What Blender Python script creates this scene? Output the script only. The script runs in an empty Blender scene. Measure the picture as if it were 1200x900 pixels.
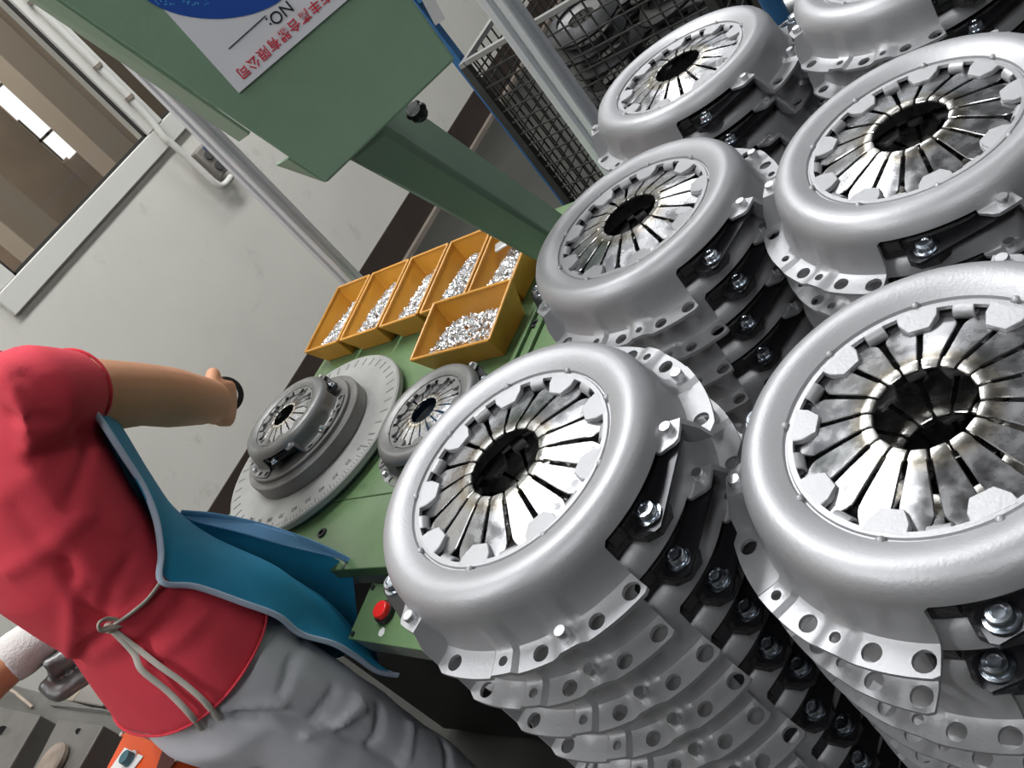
import bpy, bmesh, math, random
from mathutils import Vector, Matrix, Euler
from mathutils.bvhtree import BVHTree
random.seed(7)
sc = bpy.context.scene
COL = sc.collection
R = math.radians
# ------------------------------------------------------------------ camera, world, lights, exposure
FPX = 1071.685
AX = Vector((0.33572422, -0.75102191, 0.56855548))   # world X (along the wall) in camera space (x right, y down, z forward)
AY = Vector((-0.73072431, 0.17324317, 0.66032476))   # world Y (towards the wall)
AZ = Vector((-0.59441672, -0.63714432, -0.49062804)) # world Z (up)
EYE = Vector((0, 0, 1.62))
cam_d = bpy.data.cameras.new('camera'); cam = bpy.data.objects.new('camera', cam_d); COL.objects.link(cam)
cam_d.sensor_width = 36.0; cam_d.lens = FPX / 1200 * 36.0; cam_d.clip_start = 0.02; cam_d.clip_end = 100
cr = Vector((AX.x, AY.x, AZ.x)); cu = -Vector((AX.y, AY.y, AZ.y)); cf = Vector((AX.z, AY.z, AZ.z))
m = Matrix((cr, cu, -cf)).transposed().to_4x4(); m.translation = EYE
cam.matrix_world = m
sc.camera = cam
w = bpy.data.worlds.new('daylight'); sc.world = w; w.use_nodes = True
w.node_tree.nodes['Background'].inputs[0].default_value = (0.86, 0.93, 1.0, 1)
w.node_tree.nodes['Background'].inputs[1].default_value = 1.0
sc.view_settings.view_transform = 'Standard'; sc.view_settings.look = 'None'
sc.view_settings.gamma = 1.0; sc.view_settings.use_curve_mapping = False
sc.view_settings.exposure = 0.08
LIGHTS = [  # unseen ceiling strips, camera-side ones added as fill (x, y, length along x, watts)
    (2.0, 1.9, 2.6, 140), (2.0, -1.2, 2.6, 12), (-1.6, 1.9, 2.6, 70), (-1.6, -1.2, 2.6, 46), (5.6, 1.9, 2.6, 70), (5.6, -1.2, 2.6, 10)]
CEIL = 4.4

def ray(px, py):
    v = Vector(((px - 600) / FPX, (py - 450) / FPX, 1.0))
    return Vector((v.dot(AX), v.dot(AY), v.dot(AZ)))
def PZ(px, py, z):
    r = ray(px, py); return EYE + r * ((z - EYE.z) / r.z)
def PY(px, py, y):
    r = ray(px, py); return EYE + r * (y / r.y)
def PX(px, py, x):
    r = ray(px, py); return EYE + r * (x / r.x)
def PP(px, py, p0, n):
    r = ray(px, py); return EYE + r * ((p0 - EYE).dot(n) / r.dot(n))

# ------------------------------------------------------------------ materials
def mat(name, col, rough=0.5, metal=0.0, var=0.0, vscale=8.0, bump=0.0, bscale=60.0, col2=None, spec=None, stain=None, coat=0.0):
    M = bpy.data.materials.new(name); M.use_nodes = True
    nt = M.node_tree; b = nt.nodes['Principled BSDF']
    b.inputs['Base Color'].default_value = (*col, 1); b.inputs['Roughness'].default_value = rough; b.inputs['Metallic'].default_value = metal
    if spec is not None: b.inputs['Specular IOR Level'].default_value = spec
    if coat: b.inputs['Coat Weight'].default_value = coat
    tc = nt.nodes.new('ShaderNodeTexCoord')
    if var > 0 or col2:
        n = nt.nodes.new('ShaderNodeTexNoise'); n.inputs['Scale'].default_value = vscale; n.inputs['Detail'].default_value = 6; n.inputs['Roughness'].default_value = 0.6
        nt.links.new(tc.outputs['Object'], n.inputs['Vector'])
        r = nt.nodes.new('ShaderNodeValToRGB')
        c2 = col2 or tuple(max(0, c * (1 - var)) for c in col)
        r.color_ramp.elements[0].position = 0.32; r.color_ramp.elements[1].position = 0.68
        r.color_ramp.elements[0].color = (*c2, 1); r.color_ramp.elements[1].color = (*col, 1)
        nt.links.new(n.outputs['Fac'], r.inputs['Fac']); out = r.outputs['Color']
        if stain:
            n2 = nt.nodes.new('ShaderNodeTexNoise'); n2.inputs['Scale'].default_value = stain[1]; n2.inputs['Detail'].default_value = 8; n2.inputs['Roughness'].default_value = 0.7
            nt.links.new(tc.outputs['Object'], n2.inputs['Vector'])
            r2 = nt.nodes.new('ShaderNodeValToRGB'); r2.color_ramp.elements[0].position = stain[2]; r2.color_ramp.elements[1].position = stain[2] + stain[3]
            nt.links.new(n2.outputs['Fac'], r2.inputs['Fac'])
            mx = nt.nodes.new('ShaderNodeMix'); mx.data_type = 'RGBA'
            nt.links.new(r2.outputs['Color'], mx.inputs['Factor']); nt.links.new(out, mx.inputs['A']); mx.inputs['B'].default_value = (*stain[0], 1)
            out = mx.outputs['Result']
        nt.links.new(out, b.inputs['Base Color'])
    if bump > 0:
        n = nt.nodes.new('ShaderNodeTexNoise'); n.inputs['Scale'].default_value = bscale; n.inputs['Detail'].default_value = 4
        nt.links.new(tc.outputs['Object'], n.inputs['Vector'])
        bp = nt.nodes.new('ShaderNodeBump'); bp.inputs['Strength'].default_value = bump; bp.inputs['Distance'].default_value = 0.01
        nt.links.new(n.outputs['Fac'], bp.inputs['Height']); nt.links.new(bp.outputs['Normal'], b.inputs['Normal'])
    return M
def emit(name, col, s):
    M = bpy.data.materials.new(name); M.use_nodes = True; nt = M.node_tree; nt.nodes.clear()
    e = nt.nodes.new('ShaderNodeEmission'); e.inputs[0].default_value = (*col, 1); e.inputs[1].default_value = s
    o = nt.nodes.new('ShaderNodeOutputMaterial'); nt.links.new(e.outputs[0], o.inputs[0]); return M

M = {}
M['cover'] = mat('satin_pressed_steel', (0.40, 0.40, 0.41), 0.46, 0.5, 0.10, 14, 0.05, 500)
M['cover_dirty'] = mat('oiled_pressed_steel', (0.19, 0.19, 0.185), 0.45, 0.6, 0.25, 14, 0.05, 500)
M['iron'] = mat('dark_cast_iron', (0.035, 0.035, 0.037), 0.45, 0.3, 0.3, 40, 0.2, 300)
M['strap'] = mat('black_spring_steel', (0.022, 0.022, 0.025), 0.28, 0.5)
M['zinc'] = mat('zinc_plate', (0.78, 0.79, 0.80), 0.28, 0.9)
M['bolt'] = mat('blue_zinc_bolt', (0.55, 0.60, 0.66), 0.22, 1.0)
M['steel'] = mat('grey_steel', (0.22, 0.22, 0.215), 0.42, 0.6, 0.3, 20)
M['fixture'] = mat('dull_fixture_steel', (0.20, 0.195, 0.185), 0.5, 0.5, 0.35, 14)
M['dial'] = mat('dial_plate', (0.31, 0.31, 0.295), 0.5, 0.1, 0.25, 9)
M['ink'] = mat('black_ink', (0.02, 0.02, 0.025), 0.6)
M['green'] = mat('green_machine_paint', (0.25, 0.385, 0.26), 0.42, 0, 0.12, 7, 0.04, 90, stain=((0.14, 0.20, 0.12), 11, 0.68, 0.1))
M['green_table'] = mat('green_table_paint', (0.115, 0.195, 0.085), 0.38, 0, 0.25, 6, 0.04, 60, stain=((0.05, 0.06, 0.03), 7, 0.62, 0.12))
M['greyside'] = mat('grey_green_paint', (0.20, 0.22, 0.18), 0.5, 0, 0.2, 8)
M['dark'] = mat('black_painted_steel', (0.012, 0.012, 0.013), 0.5, 0.1, 0.3, 9)
M['alu'] = mat('anodised_aluminium', (0.78, 0.79, 0.82), 0.42, 0.3, 0.06, 5)
M['wall'] = mat('off_white_wall', (0.70, 0.68, 0.615), 0.75, 0, 0.10, 1.6, 0.03, 30, stain=((0.52, 0.495, 0.44), 4.5, 0.60, 0.12))
M['skirt'] = mat('brown_skirting_paint', (0.050, 0.034, 0.028), 0.55, 0, 0.25, 5)
M['strip'] = mat('cement_strip', (0.26, 0.22, 0.18), 0.7, 0, 0.3, 6)
M['floor'] = mat('dark_green_grey_floor', (0.042, 0.043, 0.037), 0.45, 0, 0.35, 2.5, 0.03, 20)
M['frame'] = mat('cream_window_frame', (0.68, 0.67, 0.62), 0.5, 0, 0.06, 3)
M['ceil'] = mat('ceiling_paint', (0.10, 0.10, 0.10), 0.8)
M['wall_far'] = mat('grey_hall_wall', (0.16, 0.16, 0.155), 0.8)
M['seal'] = mat('dark_window_seal', (0.03, 0.028, 0.026), 0.6)
M['brown'] = mat('brown_hall_wall', (0.36, 0.26, 0.19), 0.7, 0, 0.35, 0.9)
M['brown2'] = mat('dark_hall_machine', (0.22, 0.165, 0.12), 0.7, 0, 0.3, 1.5)
M['tan'] = mat('tan_hall_column', (0.34, 0.28, 0.22), 0.7)
M['bin'] = mat('orange_yellow_plastic', (0.62, 0.285, 0.035), 0.38, 0, 0.18, 9, 0.05, 60, stain=((0.16, 0.10, 0.03), 9, 0.62, 0.12))
M['sign'] = mat('white_sign', (0.88, 0.88, 0.92), 0.35, 0, 0.04, 6)
M['signblue'] = mat('sign_blue', (0.022, 0.09, 0.42), 0.35)
M['signcyan'] = mat('sign_cyan', (0.10, 0.45, 0.72), 0.4)
M['signred'] = mat('sign_red', (0.70, 0.06, 0.09), 0.4)
M['black'] = mat('black_plastic', (0.012, 0.012, 0.012), 0.45, bump=0.2, bscale=90)
M['blue'] = mat('blue_paint', (0.03, 0.13, 0.30), 0.45, 0, 0.2, 10)
M['wire'] = mat('dull_wire', (0.075, 0.075, 0.07), 0.5, 0.5, 0.4, 8)
M['wirelight'] = mat('galvanised_rim', (0.42, 0.42, 0.41), 0.45, 0.6, 0.2, 8)
M['redbtn'] = mat('red_button', (0.80, 0.02, 0.015), 0.3)
M['white'] = mat('white_plastic', (0.70, 0.70, 0.68), 0.45)
M['shirt'] = mat('red_jersey', (0.72, 0.050, 0.078), 0.85, 0, 0.12, 7, 0.08, 350)
M['apron'] = mat('blue_apron_cloth', (0.012, 0.25, 0.44), 0.62, 0, 0.15, 8, 0.05, 300)
M['apronlit'] = mat('lit_blue_apron_cloth', (0.17, 0.38, 0.66), 0.75, 0, 0.15, 8)  # apron cloth in a lighter blue: light on the flap put into its colour
M['trim'] = mat('pale_blue_trim', (0.50, 0.60, 0.74), 0.8)
M['tie'] = mat('cream_cord', (0.60, 0.56, 0.49), 0.85)
M['trouser'] = mat('pale_grey_trousers', (0.66, 0.66, 0.70), 0.85, 0, 0.1, 6, 0.06, 300)
M['skin'] = mat('skin', (0.60, 0.28, 0.15), 0.55, 0, 0.10, 9, 0.03, 200)
M['hair'] = mat('black_hair', (0.012, 0.010, 0.009), 0.4, bump=0.4, bscale=120)
M['shoe'] = mat('black_shoe', (0.02, 0.02, 0.02), 0.4)
M['glove'] = mat('white_knit', (0.68, 0.66, 0.63), 0.9, 0, 0.12, 40, 0.3, 250)
M['bench'] = mat('worn_bench_steel', (0.16, 0.155, 0.14), 0.45, 0.3, 0.35, 7, 0.05, 40)
M['block'] = mat('machined_block', (0.20, 0.19, 0.175), 0.42, 0.55, 0.3, 9)
M['rust'] = mat('rusty_casting', (0.30, 0.24, 0.19), 0.7, 0.1, 0.5, 22, 0.15, 60)
M['orange'] = mat('orange_box_paint', (0.70, 0.085, 0.012), 0.4, 0, 0.1, 8)
M['maroon'] = mat('maroon_side', (0.075, 0.014, 0.010), 0.5)
M['teal'] = mat('teal_dial', (0.05, 0.14, 0.17), 0.4, 0.2)
M['box'] = mat('grey_brown_carton', (0.24, 0.22, 0.195), 0.7, 0, 0.15, 5)
# the heat-tinted spring fingers: straw-coloured tips
def finger_mat():
    Mx = bpy.data.materials.new('polished_spring_steel'); Mx.use_nodes = True; nt = Mx.node_tree; b = nt.nodes['Principled BSDF']
    b.inputs['Metallic'].default_value = 0.95; b.inputs['Roughness'].default_value = 0.24
    tc = nt.nodes.new('ShaderNodeTexCoord'); sp = nt.nodes.new('ShaderNodeSeparateXYZ'); nt.links.new(tc.outputs['Object'], sp.inputs[0])
    cb = nt.nodes.new('ShaderNodeCombineXYZ'); nt.links.new(sp.outputs[0], cb.inputs[0]); nt.links.new(sp.outputs[1], cb.inputs[1])
    ln = nt.nodes.new('ShaderNodeVectorMath'); ln.operation = 'LENGTH'; nt.links.new(cb.outputs[0], ln.inputs[0])
    r = nt.nodes.new('ShaderNodeValToRGB'); e = r.color_ramp.elements
    e[0].position = 0.30; e[0].color = (0.38, 0.37, 0.35, 1); e[1].position = 0.42; e[1].color = (0.42, 0.42, 0.43, 1)
    x = e.new(0.355); x.color = (0.33, 0.30, 0.25, 1)
    ml = nt.nodes.new('ShaderNodeMath'); ml.operation = 'MULTIPLY'; ml.inputs[1].default_value = 10.0
    nt.links.new(ln.outputs['Value'], ml.inputs[0]); nt.links.new(ml.outputs[0], r.inputs['Fac'])
    nt.links.new(r.outputs['Color'], b.inputs['Base Color'])
    n = nt.nodes.new('ShaderNodeTexNoise'); n.inputs['Scale'].default_value = 90; n.inputs['Detail'].default_value = 5; nt.links.new(tc.outputs['Object'], n.inputs['Vector'])
    mr = nt.nodes.new('ShaderNodeMapRange'); mr.inputs[1].default_value = 0.35; mr.inputs[2].default_value = 0.7; mr.inputs[3].default_value = 0.17; mr.inputs[4].default_value = 0.36
    nt.links.new(n.outputs['Fac'], mr.inputs[0]); nt.links.new(mr.outputs[0], b.inputs['Roughness'])
    return Mx
M['finger'] = finger_mat()
def glass_mat():
    Mx = bpy.data.materials.new('window_glass'); Mx.use_nodes = True; nt = Mx.node_tree; nt.nodes.clear()
    t = nt.nodes.new('ShaderNodeBsdfTransparent'); t.inputs[0].default_value = (0.86, 0.86, 0.84, 1)
    g = nt.nodes.new('ShaderNodeBsdfGlossy'); g.inputs['Roughness'].default_value = 0.03
    f = nt.nodes.new('ShaderNodeFresnel'); f.inputs[0].default_value = 1.5
    mx = nt.nodes.new('ShaderNodeMixShader'); o = nt.nodes.new('ShaderNodeOutputMaterial')
    nt.links.new(f.outputs[0], mx.inputs[0]); nt.links.new(t.outputs[0], mx.inputs[1]); nt.links.new(g.outputs[0], mx.inputs[2]); nt.links.new(mx.outputs[0], o.inputs[0])
    return Mx
M['glass'] = glass_mat()
M['daypane'] = emit('daylit_pane', (0.95, 0.97, 1.0), 1.5)
M['lamp'] = emit('tube_light', (0.97, 0.98, 1.0), 6.0)

# ------------------------------------------------------------------ mesh helpers
class MB:
    def __init__(s): s.v = []; s.f = []
    def add(s, vs, fs):
        o = len(s.v); s.v += [tuple(x) for x in vs]; s.f += [tuple(i + o for i in f) for f in fs]; return s
    def box(s, c, size, rot=None):
        hx, hy, hz = (q / 2 for q in size); mr = rot if rot is not None else Matrix.Identity(3); c = Vector(c)
        vs = [c + mr @ Vector((x * hx, y * hy, z * hz)) for z in (-1, 1) for y in (-1, 1) for x in (-1, 1)]
        return s.add(vs, [(0, 2, 3, 1), (4, 5, 7, 6), (0, 1, 5, 4), (2, 6, 7, 3), (0, 4, 6, 2), (1, 3, 7, 5)])
    def hexa(s, q):   # 8 points: bottom ring 4 (ccw from above), top ring 4
        return s.add(q, [(3, 2, 1, 0), (4, 5, 6, 7), (0, 1, 5, 4), (1, 2, 6, 5), (2, 3, 7, 6), (3, 0, 4, 7)])
    def cyl(s, p0, p1, r0, r1=None, n=16, caps=True):
        r1 = r0 if r1 is None else r1; p0 = Vector(p0); p1 = Vector(p1); d = (p1 - p0).normalized()
        a = d.orthogonal().normalized(); b = d.cross(a)
        vs = [p + (a * math.cos(2 * math.pi * i / n) + b * math.sin(2 * math.pi * i / n)) * r for p, r in ((p0, r0), (p1, r1)) for i in range(n)]
        fs = [(i, (i + 1) % n, n + (i + 1) % n, n + i) for i in range(n)]
        if caps: fs += [tuple(range(n - 1, -1, -1)), tuple(range(n, 2 * n))]
        return s.add(vs, fs)
    def lathe(s, prof, c=(0, 0, 0), n=32, a0=0.0):   # prof: (r, z) list, closed ring if r>0 at both ends and profile closed by caller
        vs = []; fs = []; k = len(prof)
        for i in range(n):
            t = a0 + 2 * math.pi * i / n
            for r, z in prof: vs.append((c[0] + r * math.cos(t), c[1] + r * math.sin(t), c[2] + z))
        for i in range(n):
            j = (i + 1) % n
            for q in range(k - 1): fs.append((i * k + q, j * k + q, j * k + q + 1, i * k + q + 1))
        return s.add(vs, fs)
    def tube(s, pts, r, n=8, flat=1.0, up=None, closed=False):
        pts = [Vector(p) for p in pts]; vs = []; fs = []; N = len(pts); ref = Vector(up) if up else None
        for i, p in enumerate(pts):
            d = (pts[min(i + 1, N - 1)] - pts[max(i - 1, 0)])
            if d.length < 1e-9: d = Vector((0, 0, 1))
            d.normalize()
            if ref is None: ref = d.orthogonal()
            a = (ref - d * ref.dot(d))
            a = a.normalized() if a.length > 1e-6 else d.orthogonal().normalized()
            if up is None: ref = a
            b = d.cross(a); rr = r[i] if isinstance(r, (list, tuple)) else r
            for k in range(n):
                t = 2 * math.pi * k / n; vs.append(p + a * (math.cos(t) * rr * flat) + b * (math.sin(t) * rr))
        for i in range(N - 1):
            for k in range(n): fs.append((i * n + k, i * n + (k + 1) % n, (i + 1) * n + (k + 1) % n, (i + 1) * n + k))
        fs += [tuple(range(n - 1, -1, -1)), tuple(range((N - 1) * n, N * n))]
        return s.add(vs, fs)
    def ball(s, c, r, n=12, m_=8, rot=None):
        r = Vector(r) if not isinstance(r, (int, float)) else Vector((r, r, r)); c = Vector(c); mr = rot if rot is not None else Matrix.Identity(3)
        vs = [c + mr @ Vector((0, 0, -r.z))]; fs = []
        for j in range(1, m_):
            t = -math.pi / 2 + math.pi * j / m_
            for i in range(n):
                a = 2 * math.pi * i / n; vs.append(c + mr @ Vector((r.x * math.cos(t) * math.cos(a), r.y * math.cos(t) * math.sin(a), r.z * math.sin(t))))
        vs.append(c + mr @ Vector((0, 0, r.z))); L = len(vs) - 1
        for i in range(n): fs.append((0, 1 + (i + 1) % n, 1 + i)); fs.append((L, 1 + (m_ - 2) * n + i, 1 + (m_ - 2) * n + (i + 1) % n))
        for j in range(m_ - 2):
            for i in range(n): fs.append((1 + j * n + i, 1 + j * n + (i + 1) % n, 1 + (j + 1) * n + (i + 1) % n, 1 + (j + 1) * n + i))
        return s.add(vs, fs)
    def loft(s, secs, n=24, p=2.0):   # secs: (center, ax vector, ay vector): superellipse sections
        vs = []; fs = []
        for c, ax, ay in secs:
            c = Vector(c); ax = Vector(ax); ay = Vector(ay)
            for i in range(n):
                t = 2 * math.pi * i / n; ct, st = math.cos(t), math.sin(t)
                vs.append(c + ax * math.copysign(abs(ct) ** (2 / p), ct) + ay * math.copysign(abs(st) ** (2 / p), st))
        for k in range(len(secs) - 1):
            for i in range(n): fs.append((k * n + i, k * n + (i + 1) % n, (k + 1) * n + (i + 1) % n, (k + 1) * n + i))
        fs += [tuple(range(n - 1, -1, -1)), tuple(range((len(secs) - 1) * n, len(secs) * n))]
        return s.add(vs, fs)
    def prism(s, outline, z0, z1, fn=None):    # outline: 2-d points ccw; fn maps (x, y, z) to a vector
        n = len(outline); fn = fn or (lambda x, y, z: (x, y, z))
        vs = [fn(x, y, z0) for x, y in outline] + [fn(x, y, z1) for x, y in outline]
        return s.add(vs, [tuple(range(n - 1, -1, -1)), tuple(range(n, 2 * n))] + [(i, (i + 1) % n, n + (i + 1) % n, n + i) for i in range(n)])
    def mesh(s, name, material, smooth=40, fix=True):
        me = bpy.data.meshes.new(name); me.from_pydata(s.v, [], s.f); me.update()
        if fix:
            b = bmesh.new(); b.from_mesh(me); bmesh.ops.recalc_face_normals(b, faces=b.faces); b.to_mesh(me); b.free()
        finish(me, material, smooth); return me
    def build(s, name, material, parent=None, smooth=40, bevel=0.0, fix=True, seg=2):
        o = bpy.data.objects.new(name, s.mesh(name, material, smooth, fix)); COL.objects.link(o)
        if parent: attach(o, parent)
        if bevel:
            md = o.modifiers.new('bevel', 'BEVEL'); md.width = bevel; md.segments = seg; md.limit_method = 'ANGLE'; md.angle_limit = R(40)
            md.harden_normals = False
        return o
def finish(me, material, smooth=40):
    if isinstance(material, str): material = M[material]
    me.materials.clear(); me.materials.append(material)
    if smooth:
        me.polygons.foreach_set('use_smooth', [True] * len(me.polygons)); me.set_sharp_from_angle(angle=R(smooth))
def attach(o, parent):
    o.parent = parent; o.matrix_parent_inverse = parent.matrix_basis.inverted()
def tag(o, label, cat, group=None, kind=None):
    o['label'] = label
    if cat: o['category'] = cat
    if group: o['group'] = group
    if kind: o['kind'] = kind
    return o
def empty(name, loc, label=None, cat=None, group=None):
    o = bpy.data.objects.new(name, None); COL.objects.link(o); o.location = loc; o.empty_display_size = 0.05
    if label: tag(o, label, cat, group)
    return o
def struct(o, label=None):
    o['kind'] = 'structure'
    if label: o['label'] = label
    return o
def evald(o):
    dg = bpy.context.evaluated_depsgraph_get(); return bpy.data.meshes.new_from_object(o.evaluated_get(dg), depsgraph=dg)
def remeshed(mb, name, material, voxel, smooth_it=4, parent=None, disp=None):
    o = mb.build(name, material, None, 0, fix=False)
    md = o.modifiers.new('r', 'REMESH'); md.mode = 'VOXEL'; md.voxel_size = voxel
    if smooth_it: ms = o.modifiers.new('s', 'SMOOTH'); ms.iterations = smooth_it; ms.factor = 0.5
    if disp:
        for k, (kind, size, strength) in enumerate(disp):
            tx = bpy.data.textures.new(name + str(k), 'CLOUDS'); tx.noise_scale = size; tx.noise_depth = 1
            d = o.modifiers.new('d' + str(k), 'DISPLACE'); d.texture = tx; d.strength = strength; d.mid_level = 0.5; d.texture_coords = 'LOCAL'
    me = evald(o); o.modifiers.clear(); old = o.data; o.data = me; bpy.data.meshes.remove(old); finish(me, material, 80); me.name = name
    if parent: attach(o, parent)
    return o
def text_mesh(body, size, name, material, mw, parent=None, extrude=0.0002, bold=0.0):
    c = bpy.data.curves.new(name, 'FONT'); c.body = body; c.size = size; c.align_x = 'CENTER'; c.align_y = 'CENTER'; c.extrude = extrude; c.offset = bold
    o = bpy.data.objects.new(name, c); COL.objects.link(o); bpy.context.view_layer.update()
    me = evald(o); bpy.data.objects.remove(o); bpy.data.curves.remove(c); finish(me, material, 0)
    me.transform(mw); me.name = name
    o = bpy.data.objects.new(name, me); COL.objects.link(o)
    if parent: attach(o, parent)
    return o
def axes(x, y, loc):
    x = Vector(x).normalized(); y = Vector(y); y = (y - x * y.dot(x)).normalized(); z = x.cross(y)
    mm = Matrix((x, y, z)).transposed().to_4x4(); mm.translation = loc; return mm
def inv_tr(parent): return Matrix.Translation(-parent.location)
def catmull(pts, k=6):
    pts = [Vector(p) for p in pts]; out = []
    for i in range(len(pts) - 1):
        p0 = pts[max(i - 1, 0)]; p1 = pts[i]; p2 = pts[i + 1]; p3 = pts[min(i + 2, len(pts) - 1)]
        for j in range(k):
            t = j / k; out.append(0.5 * ((2 * p1) + (p2 - p0) * t + (2 * p0 - 5 * p1 + 4 * p2 - p3) * t * t + (3 * p1 - p0 - 3 * p2 + p3) * t ** 3))
    out.append(pts[-1]); return out

# ------------------------------------------------------------------ the room
WY = 3.48
X0, X1, Y0, TH = -5.0, 9.0, -5.0, 0.18
struct(MB().box(((X0 + X1) / 2, 3.5, -0.05), (X1 - X0, 17, 0.1)).build('floor', 'floor', smooth=0), 'dark grey-green workshop floor')
struct(MB().box(((X0 + X1) / 2, 3.5, CEIL + 0.05), (X1 - X0, 17, 0.1)).build('ceiling', 'ceil', smooth=0), 'plain grey workshop ceiling')
# wall with the window opening
wx0, wx1 = 1.50, 3.62; wz0, wz1 = 1.225, 2.60
mb = MB()
mb.box(((X0 + wx0) / 2, WY + TH / 2, CEIL / 2), (wx0 - X0, TH, CEIL)).box(((X1 + wx1) / 2, WY + TH / 2, CEIL / 2), (X1 - wx1, TH, CEIL))
mb.box(((wx0 + wx1) / 2, WY + TH / 2, wz0 / 2), (wx1 - wx0, TH, wz0)).box(((wx0 + wx1) / 2, WY + TH / 2, (CEIL + wz1) / 2), (wx1 - wx0, TH, CEIL - wz1))
struct(mb.build('wall_back', 'wall', smooth=0), 'stained off-white plaster wall with window')
struct(MB().box(((X0 + X1) / 2, WY - 0.004, 0.105), (X1 - X0, 0.012, 0.17)).build('baseboard_back', 'skirt', smooth=0), 'dark brown painted skirting band')
struct(MB().box(((X0 + X1) / 2, WY - 0.02, 0.0125), (X1 - X0, 0.045, 0.025)).build('trim_1', 'strip', smooth=0), 'pale cement strip at the foot of the wall')
def wall_band(name, axis, pos, a, b, glazed=True):
    mb = MB(); n = 4; piers = n + 1
    def bx(u0, u1, z0, z1):
        if axis == 'x': mb.box((pos, (u0 + u1) / 2, (z0 + z1) / 2), (0.2, u1 - u0, z1 - z0))
        else: mb.box(((u0 + u1) / 2, pos, (z0 + z1) / 2), (u1 - u0, 0.2, z1 - z0))
    bx(a, b, 0, 1.1); bx(a, b, 3.7, CEIL)
    if not glazed: bx(a, b, 1.1, 3.7)
    for k in range(piers if glazed else 0):
        u = a + (b - a) * k / n; bx(max(a, u - 0.35), min(b, u + 0.35), 1.1, 3.7)
    struct(mb.build(name, 'wall_far', smooth=0), 'plain workshop wall with wide window openings' if glazed else 'plain grey workshop wall')
wall_band('wall_front', 'y', Y0, X0, X1, False)
wall_band('wall_left', 'x', X0, Y0, WY, False)
wall_band('wall_right', 'x', X1, Y0, WY)
# window_1: outer frame, mullion, panes, seals
win = empty('window_1', ((wx0 + wx1) / 2, WY, wz0)); struct(win, 'cream framed window into the next hall')
fy = WY + 0.02
def fr(name, x0, x1, z0, z1, d=0.07, y=fy, m_='frame'):
    return MB().box(((x0 + x1) / 2, y, (z0 + z1) / 2), (x1 - x0, d, z1 - z0)).build(name, m_, win, smooth=0, bevel=0.004)
fr('window_sill', wx0 - 0.03, wx1 + 0.03, wz0 - 0.005, wz0 + 0.085, 0.06, WY + 0.01)
fr('window_frame', wx0, wx0 + 0.09, wz0 + 0.085, wz1); fr('window_frame', wx1 - 0.06, wx1, wz0 + 0.085, wz1)
fr('window_frame', wx0 + 0.09, wx1 - 0.06, wz1 - 0.07, wz1)
fr('mullion', 2.452, 2.555, wz0 + 0.085, wz1 - 0.07, 0.085)
for a, b in ((wx0 + 0.09, 2.452), (2.555, wx1 - 0.06)):
    mb = MB(); z0, z1 = wz0 + 0.085, wz1 - 0.07
    for (c, s_) in ((((a + b) / 2, fy - 0.02, z0 + 0.006), (b - a, 0.012, 0.012)), (((a + b) / 2, fy - 0.02, z1 - 0.006), (b - a, 0.012, 0.012)),
                    ((a + 0.006, fy - 0.02, (z0 + z1) / 2), (0.012, 0.012, z1 - z0)), ((b - 0.006, fy - 0.02, (z0 + z1) / 2), (0.012, 0.012, z1 - z0))): mb.box(c, s_)
    mb.build('seal', 'seal', win, smooth=0)
    MB().box(((a + b) / 2, fy, (z0 + z1) / 2), (b - a, 0.006, z1 - z0)).build('pane', 'glass', win, smooth=0)
# the hall behind the glass
HY = 9.5
struct(MB().box((2.0, HY + 0.1, CEIL / 2), (14, 0.2, CEIL)).build('wall_hall', 'brown', smooth=0), 'brown far wall of the hall behind the window')
def hall_pt(px, py, y): return PY(px, py, y)
k = 0
for (px, py, ww, hh) in ((10, 92, 0.62, 0.85), (66, 147, 0.42, 0.62), (40, 172, 0.42, 0.55), (4, 198, 0.45, 0.45), (22, 205, 0.2, 0.3), (62, 22, 0.55, 0.85), (80, 12, 0.4, 0.6)):
    p = hall_pt(px, py, HY); k += 1
    o = MB().box((p.x, HY - 0.03, p.z), (ww, 0.03, hh)).build('window_%d' % (k + 1), 'daypane', smooth=0); struct(o, 'bright daylit pane in the far hall wall')
    mbb = MB()
    for q in (-0.17, 0.17): mbb.box((p.x + q * ww, HY - 0.05, p.z), (0.03, 0.02, hh))
    mbb.box((p.x, HY - 0.05, p.z), (ww, 0.02, 0.03)); mbb.build('glazing_bar', 'brown2', o, smooth=0)
for px, py, y, ww, name in ((60, 230, 8.2, 0.5, 'a'), (130, 180, 7.6, 0.28, 'b'), (20, 262, 7.0, 0.3, 'c'), (150, 90, 8.0, 0.5, 'd'), (100, 95, 8.4, 0.24, 'e')):
    p = hall_pt(px, py, y)
    o = MB().box((p.x, y, CEIL / 2), (ww, 0.3, CEIL)).box((p.x, y, 0.25), (ww + 0.2, 0.5, 0.5)).build('hall_column', 'brown2' if name in 'ad' else 'tan', smooth=0, bevel=0.01)
    tag(o, {'a': 'wide dark column on the far side of the window glass', 'b': 'slim tan column behind the window glass by the mullion', 'c': 'tan column behind the glass above the sill corner',
            'd': 'wide dark column seen through the pane behind the metal post', 'e': 'slim tan column behind the glass of the larger pane'}[name], 'column')
o = bpy.data.lights.new('hall_fill', 'AREA'); o.shape = 'RECTANGLE'; o.size = 5; o.size_y = 2; o.energy = 420
hl = bpy.data.objects.new('hall_fill', o); COL.objects.link(hl); hl.location = (2.0, 6.8, CEIL - 0.05)  # unseen area light without a fixture, added to brighten the hall
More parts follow.
